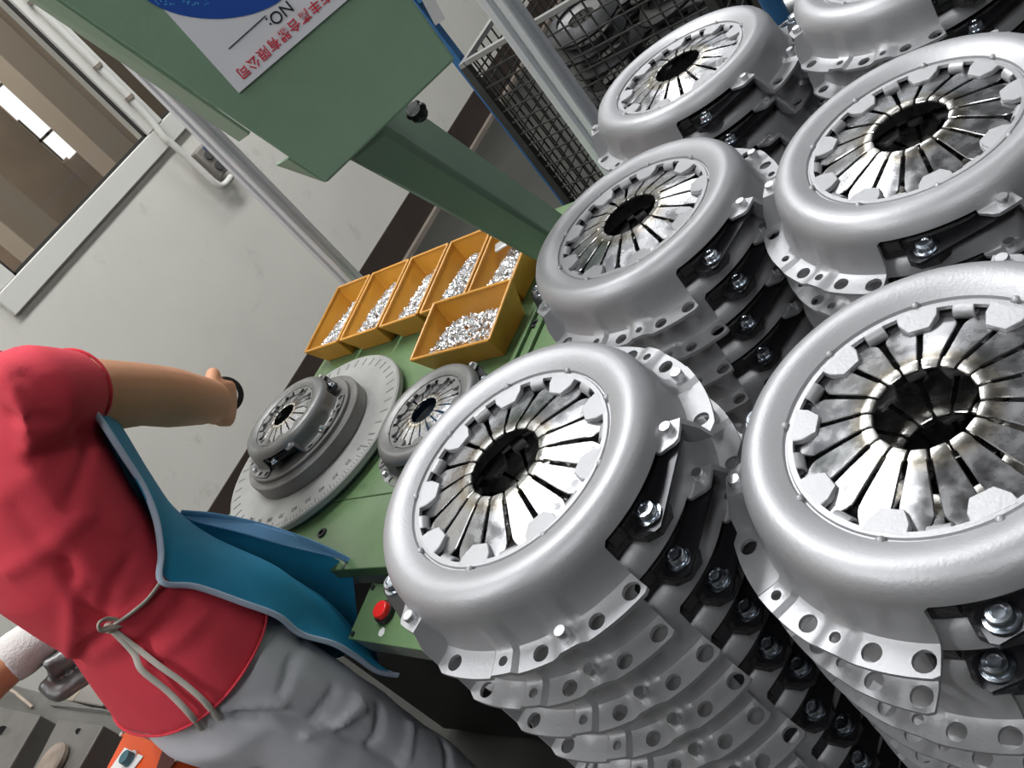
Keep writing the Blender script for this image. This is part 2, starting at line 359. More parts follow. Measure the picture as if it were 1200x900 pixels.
# unseen ceiling strips, several of them added as fill (things; each carries its own light)
for (x, y, ln, pw) in LIGHTS:
    t = empty('unseen_ceiling_light', (x, y, CEIL), 'unseen white strip light put under the ceiling for key or fill light', 'light', 'unseen ceiling strip lights')
    MB().box((x, y, CEIL - 0.03), (ln + 0.06, 0.34, 0.06)).build('housing', 'white', t, bevel=0.008)
    for q in (-0.09, 0.09): MB().cyl((x - ln / 2, y + q, CEIL - 0.085), (x + ln / 2, y + q, CEIL - 0.085), 0.018, n=10).build('tube', 'lamp', t)
    l = bpy.data.lights.new('strip_light', 'AREA'); l.shape = 'RECTANGLE'; l.size = ln; l.size_y = 0.5; l.energy = pw; l.color = (0.97, 0.985, 1.0)
    lo = bpy.data.objects.new('strip_light', l); COL.objects.link(lo); lo.location = (x, y, CEIL - 0.12); attach(lo, t)

# ------------------------------------------------------------------ clutch covers
HZ = 0.0410      # height of the groove plane above the flange underside
BOLT_T, EAR_T, DIM_T = -39.6, -13.0, 11.5
def cover_mesh():
    body = [(.0735, -.0020), (.0768, -.0020), (.0776, -.0033), (.0786, -.0033), (.0794, -.0014), (.0835, .0008), (.0885, .0028), (.0935, .0038), (.0985, .0031), (.1030, .0005), (.1062, -.0038), (.1085, -.0085)]
    seg = [(.1094, -.0135), (.1100, -.0200), (.1108, -.0265), (.1122, -.0325), (.1143, -.0362), (.1175, -.0375), (.1240, -.0378), (.1310, -.0378)]
    ear = [(.1096, -.0108), (.1103, -.0120), (.1112, -.0124), (.1128, -.0126), (.1148, -.0127), (.1170, -.0128), (.1188, -.0129), (.1205, -.0130)]
    N = 240; nb = len(body); ns = len(seg); vs = []; typ = []
    sm = lambda t: max(0, min(1, t)) ** 2 * (3 - 2 * max(0, min(1, t)))
    for i in range(N):
        th = i * 1.5; rel = ((th + 54) % 120) - 54; a = R(th); typ.append('gap' if rel < -21 else 'on')
        for r, z in body: vs.append((r, z, a))
        tseg = sm((rel + 9) / 3.0)
        pad = max(min(1, (rel - 15) / 1.5, (24 - rel) / 1.5), min(1, (rel - 35.5) / 1.5, (44.5 - rel) / 1.5), 0)
        f_ear = 0.12 + 0.88 * sm((rel + 21.5) / 5.0) if rel >= -21 else 0.0
        for k in range(ns):
            sr, sz = seg[k]; er, ez = ear[k]
            if k >= ns - 2:
                cut = max(0.0, 1 - (rel + 6) / 3.0, 1 - (66 - rel) / 3.0) if rel > -7 else 0
                if k == ns - 1: sr -= .0035 * max(0, min(1, cut))
            if k >= 3: sz += .0030 * pad * min(1, (k - 2) / 2.0)
            if 1 <= k <= 4: sr += .0016 * pad
            er = .1090 + (er - .1090) * f_ear
            # vertical flare at the cut end of the skirt
            vs.append((er + (sr - er) * tseg, ez + (sz - ez) * tseg, a))
    n = nb + ns; fs = []
    for i in range(N):
        j = (i + 1) % N
        for k in range(n - 1):
            if k >= nb and (typ[i] == 'gap' or typ[j] == 'gap'): continue
            fs.append((i * n + k, i * n + k + 1, j * n + k + 1, j * n + k))
    mb = MB(); mb.v = [(r * math.cos(a), r * math.sin(a), z) for r, z, a in vs]; mb.f = fs
    me = bpy.data.meshes.new('cover'); me.from_pydata(mb.v, [], mb.f)
    b = bmesh.new(); b.from_mesh(me); bmesh.ops.delete(b, geom=[v for v in b.verts if not v.link_faces], context='VERTS'); b.to_mesh(me); b.free()
    o = bpy.data.objects.new('tmp', me); COL.objects.link(o)
    s = o.modifiers.new('s', 'SOLIDIFY'); s.thickness = 0.0028; s.offset = -1; s.use_even_offset = True
    cut = MB()
    for q in range(3):
        for off, rr in ((0, .0054), (19.5, .0032), (31, .0054), (40, .0032), (49, .0054), (61, .0060)):
            t = R(q * 120 + off); cut.cyl((.1228 * math.cos(t), .1228 * math.sin(t), -.06), (.1228 * math.cos(t), .1228 * math.sin(t), -.02), rr, n=16)
        t = R(q * 120 + EAR_T)
    co = cut.build('cut', 'steel'); bl = o.modifiers.new('b', 'BOOLEAN'); bl.object = co; bl.operation = 'DIFFERENCE'; bl.solver = 'EXACT'
    me2 = evald(o); bpy.data.objects.remove(o); bpy.data.objects.remove(co)
    # tabs round the window, dimples on the groove
    tb = MB()
    for k in range(9):
        a = R(DIM_T + 40 * k); ca, sa = math.cos(a), math.sin(a)
        fn = lambda x, y, z: (x * ca - y * sa, x * sa + y * ca, z + (x - .0745) * 0.06)
        tb.prism([(.0600, -.0060), (.0676, -.0108), (.0750, -.0118), (.0750, .0118), (.0676, .0108), (.0600, .0060)], -.0062, -.0019, fn)
        a2 = a + R(20); cb, sb = math.cos(a2), math.sin(a2); prof = []
        for q in range(9):
            t = R(-5 + 26 * q); prof.append((.0737 - .0050 * math.sin(t), -.0069 + .0050 * math.cos(t)))
        for q in range(8, -1, -1):
            t = R(-5 + 26 * q); prof.append((.0737 - .0033 * math.sin(t), -.0069 + .0033 * math.cos(t)))
        tb.prism(prof, -.0060, .0060, lambda x, z, y: (x * cb - y * sb, x * sb + y * cb, z))
    b = bmesh.new(); t_me = tb.mesh('tabs', 'cover'); b.from_mesh(t_me)
    ed = [e for e in b.edges if len(e.link_faces) == 2 and e.calc_face_angle(0) > R(50)]
    bmesh.ops.bevel(b, geom=ed, offset=0.0005, segments=1, affect='EDGES', profile=0.5)
    for k in range(9):
        a = R(DIM_T + 40 * k); bmesh.ops.create_uvsphere(b, u_segments=8, v_segments=6, radius=0.0028, matrix=Matrix.Translation((.0792 * math.cos(a), .0792 * math.sin(a), -.0024)))
    b.from_mesh(me2); out = bpy.data.meshes.new('cover'); b.to_mesh(out); b.free()
    finish(out, 'cover', 38); out.transform(Matrix.Translation((0, 0, HZ))); return out
def spring_mesh():
    rs = [.0268, .0274, .0300, .0332, .0342, .045, .055, .0625, .0655, .0690, .0765]
    zs = [.0009, .0014, .0017, .0014, .0012, -.0012, -.0036, -.0054, -.0061, -.0069, -.0078]
    ss = [.0010, .0006, .00055, .00055, .0013, .0015, .0016, .0020, .0034, .0060, .0070]
    mb = MB(); T10 = math.tan(R(10))
    for k in range(18):
        a = R(DIM_T + 10 + 20 * k); ca, sa = math.cos(a), math.sin(a); vs = []; fs = []; n = len(rs)
        for top in (0, 1):
            for r, z, s_ in zip(rs, zs, ss):
                h = r * T10 - s_
                for q in (-1, 0, 1):
                    y = q * h; vs.append((r * ca - y * sa, r * sa + y * ca, z - (0.0022 if not top else 0) - (0.00025 if q and top else 0)))
        o = n * 3
        for i in range(n - 1):
            for q in range(2):
                a0, a1, b0, b1 = i * 3 + q, i * 3 + q + 1, (i + 1) * 3 + q, (i + 1) * 3 + q + 1
                fs.append((a0, a1, b1, b0)); fs.append((o + a0, o + b0, o + b1, o + a1))
            fs.append((i * 3, (i + 1) * 3, o + (i + 1) * 3, o + i * 3)); fs.append((i * 3 + 2, o + i * 3 + 2, o + (i + 1) * 3 + 2, (i + 1) * 3 + 2))
        for i in (0, n - 1):
            for q in range(2): fs.append((i * 3 + q, o + i * 3 + q, o + i * 3 + q + 1, i * 3 + q + 1))
        mb.add(vs, fs)
    me = mb.mesh('spring', 'finger', 30)
    b = bmesh.new(); b.from_mesh(me)
    ed = [e for e in b.edges if len(e.link_faces) == 2 and e.calc_face_angle(0) > R(60)]
    bmesh.ops.bevel(b, geom=ed, offset=0.0005, segments=1, affect='EDGES', profile=0.5)
    ring = MB().lathe([(.0752, -.0102), (.0752, -.0080), (.0880, -.0110), (.0880, -.0132), (.0752, -.0102)], n=48).mesh('ring', 'finger', 30)
    b.from_mesh(ring); b.to_mesh(me); b.free(); bpy.data.meshes.remove(ring)
    finish(me, 'finger', 30); me.transform(Matrix.Translation((0, 0, HZ))); return me
def plate_mesh():
    mb = MB().lathe([(.0600, -.0305), (.0600, -.0190), (.0660, -.0175), (.0800, -.0165), (.0860, -.0145), (.0900, -.0165), (.1030, -.0175), (.1045, -.0190), (.1045, -.0305), (.0600, -.0305)], n=60)
    for q in range(3):
        a = R(q * 120 + BOLT_T); ca, sa = math.cos(a), math.sin(a)
        mb.prism([(.098, -.016), (.116, -.013), (.1225, -.006), (.1225, .006), (.116, .013), (.098, .016)], -.0305, -.0246, lambda x, y, z: (x * ca - y * sa, x * sa + y * ca, z))
        a = R(q * 120 + BOLT_T - 11); cb, sb = math.cos(a), math.sin(a)
        mb.prism([(.094, -.006), (.108, -.005), (.108, .005), (.094, .006)], -.022, -.0140, lambda x, y, z: (x * cb - y * sb, x * sb + y * cb, z))
    me = mb.mesh('pressure_plate', 'iron', 35); me.transform(Matrix.Translation((0, 0, HZ))); return me
def polar(r, t, z): return Vector((r * math.cos(R(t)), r * math.sin(R(t)), z))
def strap_mesh():
    A = polar(.1120, EAR_T, -.0166); B = polar(.1130, BOLT_T, -.0222); x = (A - B).normalized(); y = Vector((0, 0, 1)).cross(x).normalized(); z = x.cross(y); L = (A - B).length
    out = []
    for i in range(7): t = R(-90 + 30 * i); out.append((L + .0085 * math.cos(t), .0088 * math.sin(t)))
    for pt in ((.0, .0098), (-.0075, .0098), (-.0105, .0070), (-.0105, -.0070), (-.0075, -.0098), (.0, -.0098)): out.append(pt)
    mb = MB()
    for dz in (0, -.0014): mb.prism(out, dz - .0011, dz, lambda u, v, ww: B + x * u + y * v + z * ww)
    me = mb.mesh('strap', 'strap', 30); me.transform(Matrix.Translation((0, 0, HZ))); return me
def bolt_mesh():
    p = polar(.1130, BOLT_T, -.0222)
    me = MB().lathe([(.0, 0.0), (.0082, 0.0), (.0086, .0006), (.0084, .0016), (.0066, .0018), (.0064, .0052), (.0056, .0062), (.0036, .0064), (.0030, .0057), (.0, .0056)], p, 20).mesh('bolt', 'bolt', 35)
    me.transform(Matrix.Translation((0, 0, HZ))); return me
def pin_mesh(p, r, h, name):
    me = MB().lathe([(.0, -.006), (r * .8, -.006), (r, -.001), (r, h * .8), (r * .85, h), (.0, h)], p, 16).mesh(name, 'zinc', 35)
    me.transform(Matrix.Translation((0, 0, HZ))); return me
CL = [('cover', cover_mesh()), ('diaphragm_spring', spring_mesh()), ('pressure_plate', plate_mesh())]
sm_, bm_, em_ = strap_mesh(), bolt_mesh(), pin_mesh(polar(.1135, EAR_T, -.0126), .0041, .0050, 'rivet')
PINS = [pin_mesh(polar(.1222, 40, -.0348), .0042, .0070, 'dowel_pin'), pin_mesh(polar(.1222, 140 - .5, -.0348), .0042, .0070, 'dowel_pin')]
DIRTY = CL[0][1].copy(); finish(DIRTY, 'cover_dirty', 38)
def clutch(c, a0, label, group, tilt=(0, 0), groove=True, dirty=False, parts=True, cat='clutch cover'):
    rot = Matrix.Rotation(R(tilt[0]), 3, 'X') @ Matrix.Rotation(R(-tilt[1]), 3, 'Y') @ Matrix.Rotation(R(a0), 3, 'Z')
    loc = Vector(c) - rot @ Vector((0, 0, HZ))
    t = empty('clutch_cover', loc, label, cat, group); t.rotation_euler = rot.to_euler()
    def kid(n, me, ang=0):
        o = bpy.data.objects.new(n, me); COL.objects.link(o); o.parent = t; o.rotation_euler.z = R(ang); return o
    for n, me in CL: kid(n, DIRTY if dirty and n == 'cover' else me)
    if parts:
        for q in range(3): kid('strap', sm_, 120 * q); kid('bolt', bm_, 120 * q); kid('rivet', em_, 120 * q)
        for p in PINS: kid('dowel_pin', p, 0)
    return t
DECK = 0.875
# stack: groove centre (x, y, z), angle of first flange hole, tilt, number, text, small turns of the lower covers
STACKS = [
    ((.2988, .4053, 1.62 - .3220), 172.0, (1.4, 1.0), 11, 'stack beside the red push button', {1: -3, 2: 1.5, 3: 2, 4: -1}),
    ((.3342, .1599, 1.62 - .3702), 116.4 - 240, (0.85, 2.1), 10, 'stack across from the push button stack', {1: -7, 2: 7, 3: 8, 4: 3}),
    ((.6229, .4438, 1.62 - .3732), 152.2 - 240, (0.9, -0.1), 10, 'stack beside the orange-yellow bins', {1: 4, 2: -3}),
    ((.6227, .1976, 1.62 - .3837), 105.9 - 240, (2.4, 1.3), 10, 'stack across from the bin-side stack', {1: -4, 2: 3}),
    ((.9109, .4789, 1.62 - .3856), 126.3, (1.6, -0.6), 10, 'stack in front of the aluminium post', {1: 5}),
    ((.935, .235, 1.62 - .383), 133.0 - 240, (1.6, 0.0), 10, 'stack across from the post-side stack', {1: -5}),
]
ORD = ['topmost', *[q + ' from top' for q in 'second third fourth fifth sixth seventh eighth ninth tenth'.split()], 'lowest']
for si, (c, a0, tilt, n, txt, turns) in enumerate(STACKS):
    pitch = (c[2] - HZ - DECK) / (n - 1)
    rr = random.Random(si + 3)
    for k in range(n):
        j = turns.get(k, rr.uniform(-5, 5)) if k else 0
        f = k / (n - 1)
        dx, dy = (rr.uniform(-.002, .002), rr.uniform(-.002, .002)) if k else (0, 0)
        nm = 'lowest' if k == n - 1 else ORD[k]
        clutch((c[0] + dx, c[1] + dy, c[2] - pitch * k), a0 + j, 'grey steel clutch cover, %s, %s' % (nm, txt), 'stacked clutch covers', (tilt[0] * (1 - f), tilt[1] * (1 - f)))

# the cart that carries the stacks
cart = empty('cart', (0.62, 0.32, 0), 'blue-framed steel cart carrying the stacks of clutch covers', 'cart')
cx0, cx1, cy0, cy1 = .135, 1.10, 0.02, .625
MB().box(((cx0 + cx1) / 2, (cy0 + cy1) / 2, DECK - .006), (cx1 - cx0, cy1 - cy0, .012)).build('deck', 'dark', cart, bevel=.002)
for y in (cy0, cy1): MB().box(((cx0 + cx1) / 2, y, DECK - .03), (cx1 - cx0 + .04, .04, .036)).build('side_rail', 'blue', cart, bevel=.004)
for x in (cx0, cx1): MB().box((x, (cy0 + cy1) / 2, DECK - .03), (.04, cy1 - cy0 - .041, .036)).build('end_rail', 'blue', cart, bevel=.004)
for x in (cx0 + .0, cx1):
    for y in (cy0, cy1):
        MB().box((x, y, (DECK - .049) / 2 + .05), (.04, .04, DECK - .149)).build('leg', 'blue', cart, bevel=.004)
        MB().cyl((x, y - .015, .05), (x, y + .015, .05), .05, n=20).build('wheel', 'black', cart)
MB().box(((cx0 + cx1) / 2, (cy0 + cy1) / 2, .28), (cx1 - cx0 - .05, cy1 - cy0 - .05, .015)).build('lower_shelf', 'dark', cart)
pz = PX(908, 10, cx1 + .03)
MB().cyl((cx1 + .03, pz.y, DECK - .05), (cx1 + .03, pz.y, 1.55), .013, n=14).build('pole', 'blue', cart)
for k, (px, py) in enumerate(((932, 4), (940, 16))):
    q = PX(px, py, cx1 + .10)
    MB().cyl((cx1 + .10, q.y + .06, q.z), (cx1 + .10, q.y - .35, q.z), .011, n=14).build('handle_tube', 'wirelight', cart)

# ------------------------------------------------------------------ green machine table
TZ = 0.82
tbx0, tbx1, tby0, tby1 = .555, 1.47, .87, 1.835
tab = empty('machine_table', ((tbx0 + tbx1) / 2, (tby0 + tby1) / 2, 0), 'green painted steel machine table with dial plate and part bins on top', 'table')
for a, b in ((tbx0, .712), (.7135, tbx1)):
    MB().box(((a + b) / 2, (tby0 + tby1) / 2, TZ - .012), (b - a, tby1 - tby0, .024)).build('top_plate', 'green_table', tab, bevel=.002)
MB().box((.590, (tby0 + tby1) / 2, TZ - .052), (.025, tby1 - tby0 - .04, .055)).build('apron_rail', 'greyside', tab, bevel=.002)
MB().box(((.605 + tbx1 - .03) / 2, (tby0 + tby1) / 2, .40), (tbx1 - .03 - .605, tby1 - tby0 - .04, .755)).build('cabinet', 'dark', tab, bevel=.006)
for y in (1.068, 1.098): MB().box((1.19, y, TZ + .004), (.44, .012, .008)).build('guide_rail', 'green_table', tab, bevel=.0015)
for px, py in ((378, 625), (628, 380), (575, 416)):
    p = PZ(px, py, TZ)
    MB().lathe([(.0, .0005), (.0055, .0005), (.0055, .004), (.0095, .004), (.0105, .0025), (.0105, 0), (0, 0)], (p.x, p.y, TZ), 18).build('socket_screw', 'dark', tab)

# control box with the push button
def btn_box():
    c = Vector((.492, 1.135, .752)); rz = Matrix.Rotation(R(-5), 3, 'Z') @ Matrix.Rotation(R(-6), 3, 'Y')
    t = empty('push_button_box', (c.x, c.y, c.z - .04), 'green metal control box with one red push button on the table front', 'control box')
    W = lambda x, y, z: c + rz @ Vector((x, y, z))
    MB().box(W(0, 0, 0), (.098, .25, .05), rz).build('housing', 'greyside', t, bevel=.004)
    MB().box(W(0, 0, .0265), (.1, .252, .003), rz).build('lid', 'green_table', t, bevel=.001)
    for x in (-.041, .041):
        for y in (-.117, .117): MB().cyl(W(x, y, .028), W(x, y, .0305), .0045, n=12).build('screw', 'dark', t)
    bp = (.0, .052)
    MB().cyl(W(*bp, .028), W(*bp, .037), .0205, .0195, 24).build('button_collar', 'black', t)
    MB().cyl(W(*bp, .035), W(*bp, .046), .0160, .0150, 24).build('button', 'redbtn', t, bevel=.002)['label'] = 'bright red push button'
    MB().prism([(-.008, -.004), (-.002, -.008), (.006, -.005), (.008, .002), (.001, .007), (-.006, .005)], .0281, .0284, lambda x, y, z: W(x - .031, y + .045, z)).build('worn_patch', 'white', t)
    MB().box(W(.05, .03, -.03), (.02, .03, .09), rz).build('bracket', 'dark', t)
btn_box()

# dial turntable with fixture
TC = Vector((.868, 1.603, TZ)); TR = .238
tt = empty('dial_turntable', TC, 'pale round turntable with a degree scale round its rim', 'turntable')
MB().lathe([(0, 0), (TR - .02, 0), (TR - .02, .012), (TR - .004, .012), (TR, .015), (TR, .026), (TR - .003, .029), (TR - .046, .029), (TR - .05, .0275), (0, .0275)], TC, 96).build('dial_plate', 'dial', tt)
tk = MB(); wide = MB()
for d in range(0, 360, 2):
    a = R(d); L = .016 if d % 10 == 0 else (.011 if d % 10 == 5 else .007); mr = Matrix.Rotation(a, 3, 'Z')
    if 150 <= d <= 260: tk.box(TC + mr @ Vector((TR - .006 - L / 2, 0, .0292)), (L, .0011, .0006), mr)
for d in range(0, 360, 8):
    a = R(d); mr = Matrix.Rotation(a, 3, 'Z')
    if not 165 <= d <= 255: wide.box(TC + mr @ Vector((TR - .022, 0, .0292)), (.020, .0042, .0006), mr)
o = tk.build('scale_ticks', 'ink', tt, smooth=0); o['kind'] = 'stuff'
wide.build('index_marks', 'steel', tt, smooth=0)
for i, d in enumerate(range(165, 256, 10)):
    a = R(d); p = TC + Matrix.Rotation(a, 3, 'Z') @ Vector((TR - .033, 0, .0292))
    text_mesh(str(100 - 10 * i) if i < 10 else '0', .015, 'number', 'ink', Matrix.Translation(p) @ Matrix.Rotation(a - R(90), 4, 'Z'), tt)
fx = empty('round_fixture', TC + Vector((0, 0, .0275)), 'dark stepped round steel fixture on the dial turntable', 'fixture')
MB().lathe([(0, 0), (.150, 0), (.152, .002), (.152, .030), (.150, .032), (.139, .032), (.137, .034), (.137, .0415), (.135, .0435), (0, .0435)], TC + Vector((0, 0, .0275)), 72).build('base_disc', 'fixture', fx)
MB().lathe([(.085, .0435), (.085, .052), (.075, .052), (.075, .0435)], TC + Vector((0, 0, .0275)), 48).build('locating_ring', 'steel', fx)
clutch((TC.x, TC.y, TZ + .0275 + .0437 + HZ), 116, 'grimy grey clutch cover clamped on the round turntable fixture', 'clutch covers on the table', dirty=True)
# second clutch on a blue stand
BS = Vector((.792, 1.132, TZ))
t = empty('blue_stand', BS, 'low blue painted block stand under a clutch cover on the table', 'stand')
MB().box(BS + Vector((0, 0, .009)), (.23, .23, .018), Matrix.Rotation(R(40), 3, 'Z')).build('base_plate', 'blue', t, bevel=.002)
MB().lathe([(0, .018), (.10, .018), (.10, .060), (.095, .0635), (0, .0635)], BS, 40).build('rest', 'blue', t)
clutch((BS.x, BS.y, TZ + .0637 + HZ), 105, 'grimy grey clutch cover resting on the low blue stand', 'clutch covers on the table', dirty=True)

# ------------------------------------------------------------------ bins with rivets
riv = MB().cyl((0, 0, -.005), (0, 0, .003), .0026, n=6).cyl((0, 0, .003), (0, 0, .0046), .0046, .0040, n=6)
def bin_(corners, zb, h, label, heap_label, rot, fill=.45, nr=260, low_front=True):
    # corners: centre x, y, length along local x, width along local y
    cx, cy, L, Wd = corners
    mr = Matrix.Rotation(R(rot), 3, 'Z')
    F = lambda x, y, z: Vector((cx, cy, zb)) + mr @ Vector((x, y, z))
    t = empty('parts_bin', (cx, cy, zb), label, 'bin', 'orange-yellow parts bins')
    th = .004; sl = .018
    ro = [(-L / 2, -Wd / 2), (L / 2, -Wd / 2), (L / 2, Wd / 2), (-L / 2, Wd / 2)]
    def ring(inset, z, ztilt=0): return [F(x - math.copysign(inset, x), y - math.copysign(inset, y), z + (ztilt if x > 0 else 0)) for x, y in ro]
    tilt = h * .25
    A = ring(sl, 0); B = ring(0, h * .8, tilt); C = ring(th, h * .8, tilt); D = ring(sl + th, th)
    mb = MB(); vs = A + B + C + D; fs = [(3, 2, 1, 0)]
    for lv in range(3):
        for i in range(4): j = (i + 1) % 4; fs.append((lv * 4 + i, lv * 4 + j, lv * 4 + 4 + j, lv * 4 + 4 + i))
    fs.append((12, 13, 14, 15)); mb.add(vs, fs); mb.build('tray', 'bin', t, smooth=0, bevel=.0016)
    # folded rim
    rim = MB(); rr = ring(-.002, h * .8 + .001, tilt)
    for i in range(4): rim.cyl(rr[i], rr[(i + 1) % 4], .0034, n=8)
    rim.build('rim', 'bin', t)
    hp = MB(); rg = random.Random(int(cx * 1e4 + cy * 1e3))
    for i in range(nr):
        u = rg.uniform(-1, 1); v = rg.uniform(-1, 1)
        x = u * (L / 2 - sl - .006); y = v * (Wd / 2 - sl - .004)
        z = th + .004 + h * fill * (1.05 - .18 * u - .3 * v * v) * rg.uniform(.72, 1.0)
        q = Euler((rg.uniform(0, 6.3), rg.uniform(0, 6.3), rg.uniform(0, 6.3))).to_matrix()
        hp.add([F(x, y, z) + q @ Vector(p) for p in riv.v], riv.f)
    o = hp.build('rivet_heap', 'zinc', None, smooth=30, fix=False); tag(o, heap_label, 'rivets', 'rivet heaps in the bins', 'stuff')
    # filler under the visible layer so the heap is a solid pile
    return t
def bin_px(zr, back_l, back_r, front_l):
    a = PZ(*back_l, zr); b = PZ(*back_r, zr); c = PZ(*front_l, zr); return a, b, c
ZR = TZ + .058
bx_l = [PZ(*p, ZR) for p in ((403, 345), (443, 330), (488, 314), (534, 295), (585, 279))]
print('bins', [tuple(round(q, 3) for q in p) for p in bx_l], PZ(362, 417, ZR), PZ(400, 405, ZR), PZ(504, 380, ZR))
names = ['at the wall-side end of the row, by the aluminium post foot', 'second in the row from the wall-side end', 'middle one of the row of five', 'fourth in the row, partly behind the front bin', 'at the arm-side end of the row, under the green arm']
YB = [1.825, 1.685, 1.54, 1.405, 1.265, 1.13]
for i in range(5):
    y1, y0 = YB[i], YB[i + 1]; cy = (y0 + y1) / 2
    bin_((1.256, cy, .212, y1 - y0 - .009), TZ + .001, .07, 'orange-yellow plastic parts bin, ' + names[i], 'heap of bright zinc rivets in the bin ' + names[i], 0, .46 + .05 * (i % 2), 520)
bin_((1.068, 1.225, .145, .225), TZ + .001, .07, 'short orange-yellow parts bin set alone in front of the bin row', 'heap of bright zinc rivets in the bin set alone in front of the row', -2, .5, 560)
p = PZ(645, 296, TZ + .06)
t = empty('hand_scoop', (1.29, 1.20, TZ + .05), 'small steel scoop with dark handle lying in the arm-side bin', 'scoop')
MB().box((1.30, 1.215, TZ + .062), (.03, .055, .006), Matrix.Rotation(R(25), 3, 'Z')).build('blade', 'zinc', t, bevel=.002)
MB().cyl((1.292, 1.195, TZ + .064), (1.265, 1.12, TZ + .085), .006, n=10).build('handle', 'black', t)

# ------------------------------------------------------------------ aluminium posts
def post(x, y, z0, z1, s, label, rot):
    mr = Matrix.Rotation(R(rot), 3, 'Z'); h = s / 2; g = s * .15; d = s * .32
    out = []
    for q in range(4):
        rq = Matrix.Rotation(R(90 * q), 2)
        for pt in ((h, -h + s * .06), (h, -g), (h - d, -g), (h - d, g), (h, g), (h, h - s * .06), (h - s * .06, h)): out.append(rq @ Vector(pt))
    t = empty('aluminium_post', (x, y, z0), label, 'post')
    MB().prism([tuple(p) for p in out], z0 + .006, z1, lambda u, v, zz: Vector((x, y, 0)) + mr @ Vector((u, v, 0)) + Vector((0, 0, zz))).build('profile', 'alu', t, smooth=0)
    MB().box((x, y, z0 + .003), (s * 1.8, s * 1.8, .006), mr).build('foot_plate', 'alu', t)
pa = PZ(424, 344, TZ); print('post1', pa)
post(1.425, 1.84, TZ, 2.6, .042, 'aluminium profile post on the table corner by the window', 0)
pb = PZ(760, 244, TZ); print('post2', pb)
post(1.345, .915, TZ, 2.6, .044, 'aluminium profile post in front of the wire cage', 0)

# ------------------------------------------------------------------ green console on its leaning arm
hd = Vector((.68, -.73, 0)).normalized(); nrm = Vector((-.73, -.68, 0)).normalized()
P0 = EYE + ray(457, 143) * 0.99
def F3(px, py, off=0.0): return PP(px, py, P0 + nrm * off, nrm)
BL, BR, L1, R1 = F3(383, 215), F3(534, 70), F3(68, 0), F3(484, 0)
ztop = 1.80
def ext(a, b): t_ = (ztop - a.z) / (b.z - a.z); return a + (b - a) * t_
TL, TRr = ext(BL, L1), ext(BR, R1)
print('box', BL, BR, TL, TRr)
con = empty('control_console', (1.19, 1.07, TZ), 'green control console with a white sign on a leaning box-section arm', 'console')
DEP = .06
back = -nrm * DEP
mb = MB(); mb.hexa([BL, BR, BR + back, BL + back, TL, TRr, TRr + back, TL + back])
mb.build('console_box', 'green', con, smooth=0, bevel=.003)
# return flange along the slanted side, and the short lip below its notch
dl = (TL - BL).normalized(); og = nrm.cross(dl).normalized()
if og.dot(BL - BR) < 0: og = -og
def flange(name, p0, p1, w0, w1):
    q = [p0 - nrm * .001, p1 - nrm * .001, p1 + og * w1 - nrm * .045, p0 + og * w0 - nrm * .045]
    MB().hexa([p - og * .003 - nrm * .002 for p in q] + q).build(name, 'green', con, smooth=0)
flange('side_flange', F3(292, 158), TL, .020, .024)
flange('lower_lip', F3(381, 214), F3(337, 187), .004, .020)
armtop = EYE + ray(457, 160) * 1.12; armbase = PZ(685, 303, TZ); bd = (armtop - armbase).normalized()
sN = Vector((bd.y, -bd.x, 0)).normalized()
if sN.y > 0: sN = -sN
uN = bd.cross(sN).normalized()
if uN.z > 0: uN = -uN
mr = Matrix((bd, sN, uN)).transposed()
L = (armtop - armbase).length + .03
AW, AD = .060, .10
ctr = armbase + bd * (L / 2 + .06)
MB().box(ctr, (L, AW, AD), mr).build('arm', 'green', con, smooth=30, bevel=.008)
kn = EYE + ray(490, 132) * 1.06
mb = MB().cyl(kn - bd * .006, kn + bd * .012, .010, .009, 12)
for q in range(6):
    a = R(60 * q); mb.ball(kn + (sN * math.cos(a) + uN * math.sin(a)) * .008 + bd * .004, .0055, 8, 6)
mb.build('knob', 'black', con)
MB().box(armbase + Vector((0, 0, .01)), (.16, .14, .02), Matrix.Rotation(math.atan2(bd.y, bd.x), 3, 'Z')).build('arm_foot', 'green', con, bevel=.003)
# pale label strip on the right edge and the sign plate
MB().hexa([F3(*p, o) for o in (.0005, .003) for p in ((510, 30), (522, 22), (500, -20), (488, -12))]).build('edge_strip', 'white', con, smooth=0)
sg = [F3(*p, .0) for p in ((280, 109), (407, 0))]
c0 = F3(280, 109, .0025); cE = F3(407, 0, .0025); cL = F3(182, 0, .0025)
rd = (c0 - cE).normalized(); ld = (cL - c0); ud = -(ld - rd * ld.dot(rd)).normalized()   # text right, text up
SW, SH = .26, .20
cA = c0; cB = c0 - rd * SW; cD = c0 + (cL - c0).normalized() * SH; cC = cB + (cL - c0).normalized() * SH
splate = MB().hexa([p - nrm * .002 for p in (cA, cB, cC, cD)] + [cA, cB, cC, cD]).build('sign_plate', 'sign', con, smooth=0)
def sub(o, p): o.parent = p; o.matrix_parent_inverse = (p.matrix_parent_inverse @ p.matrix_basis).inverted() if False else Matrix.Identity(4)

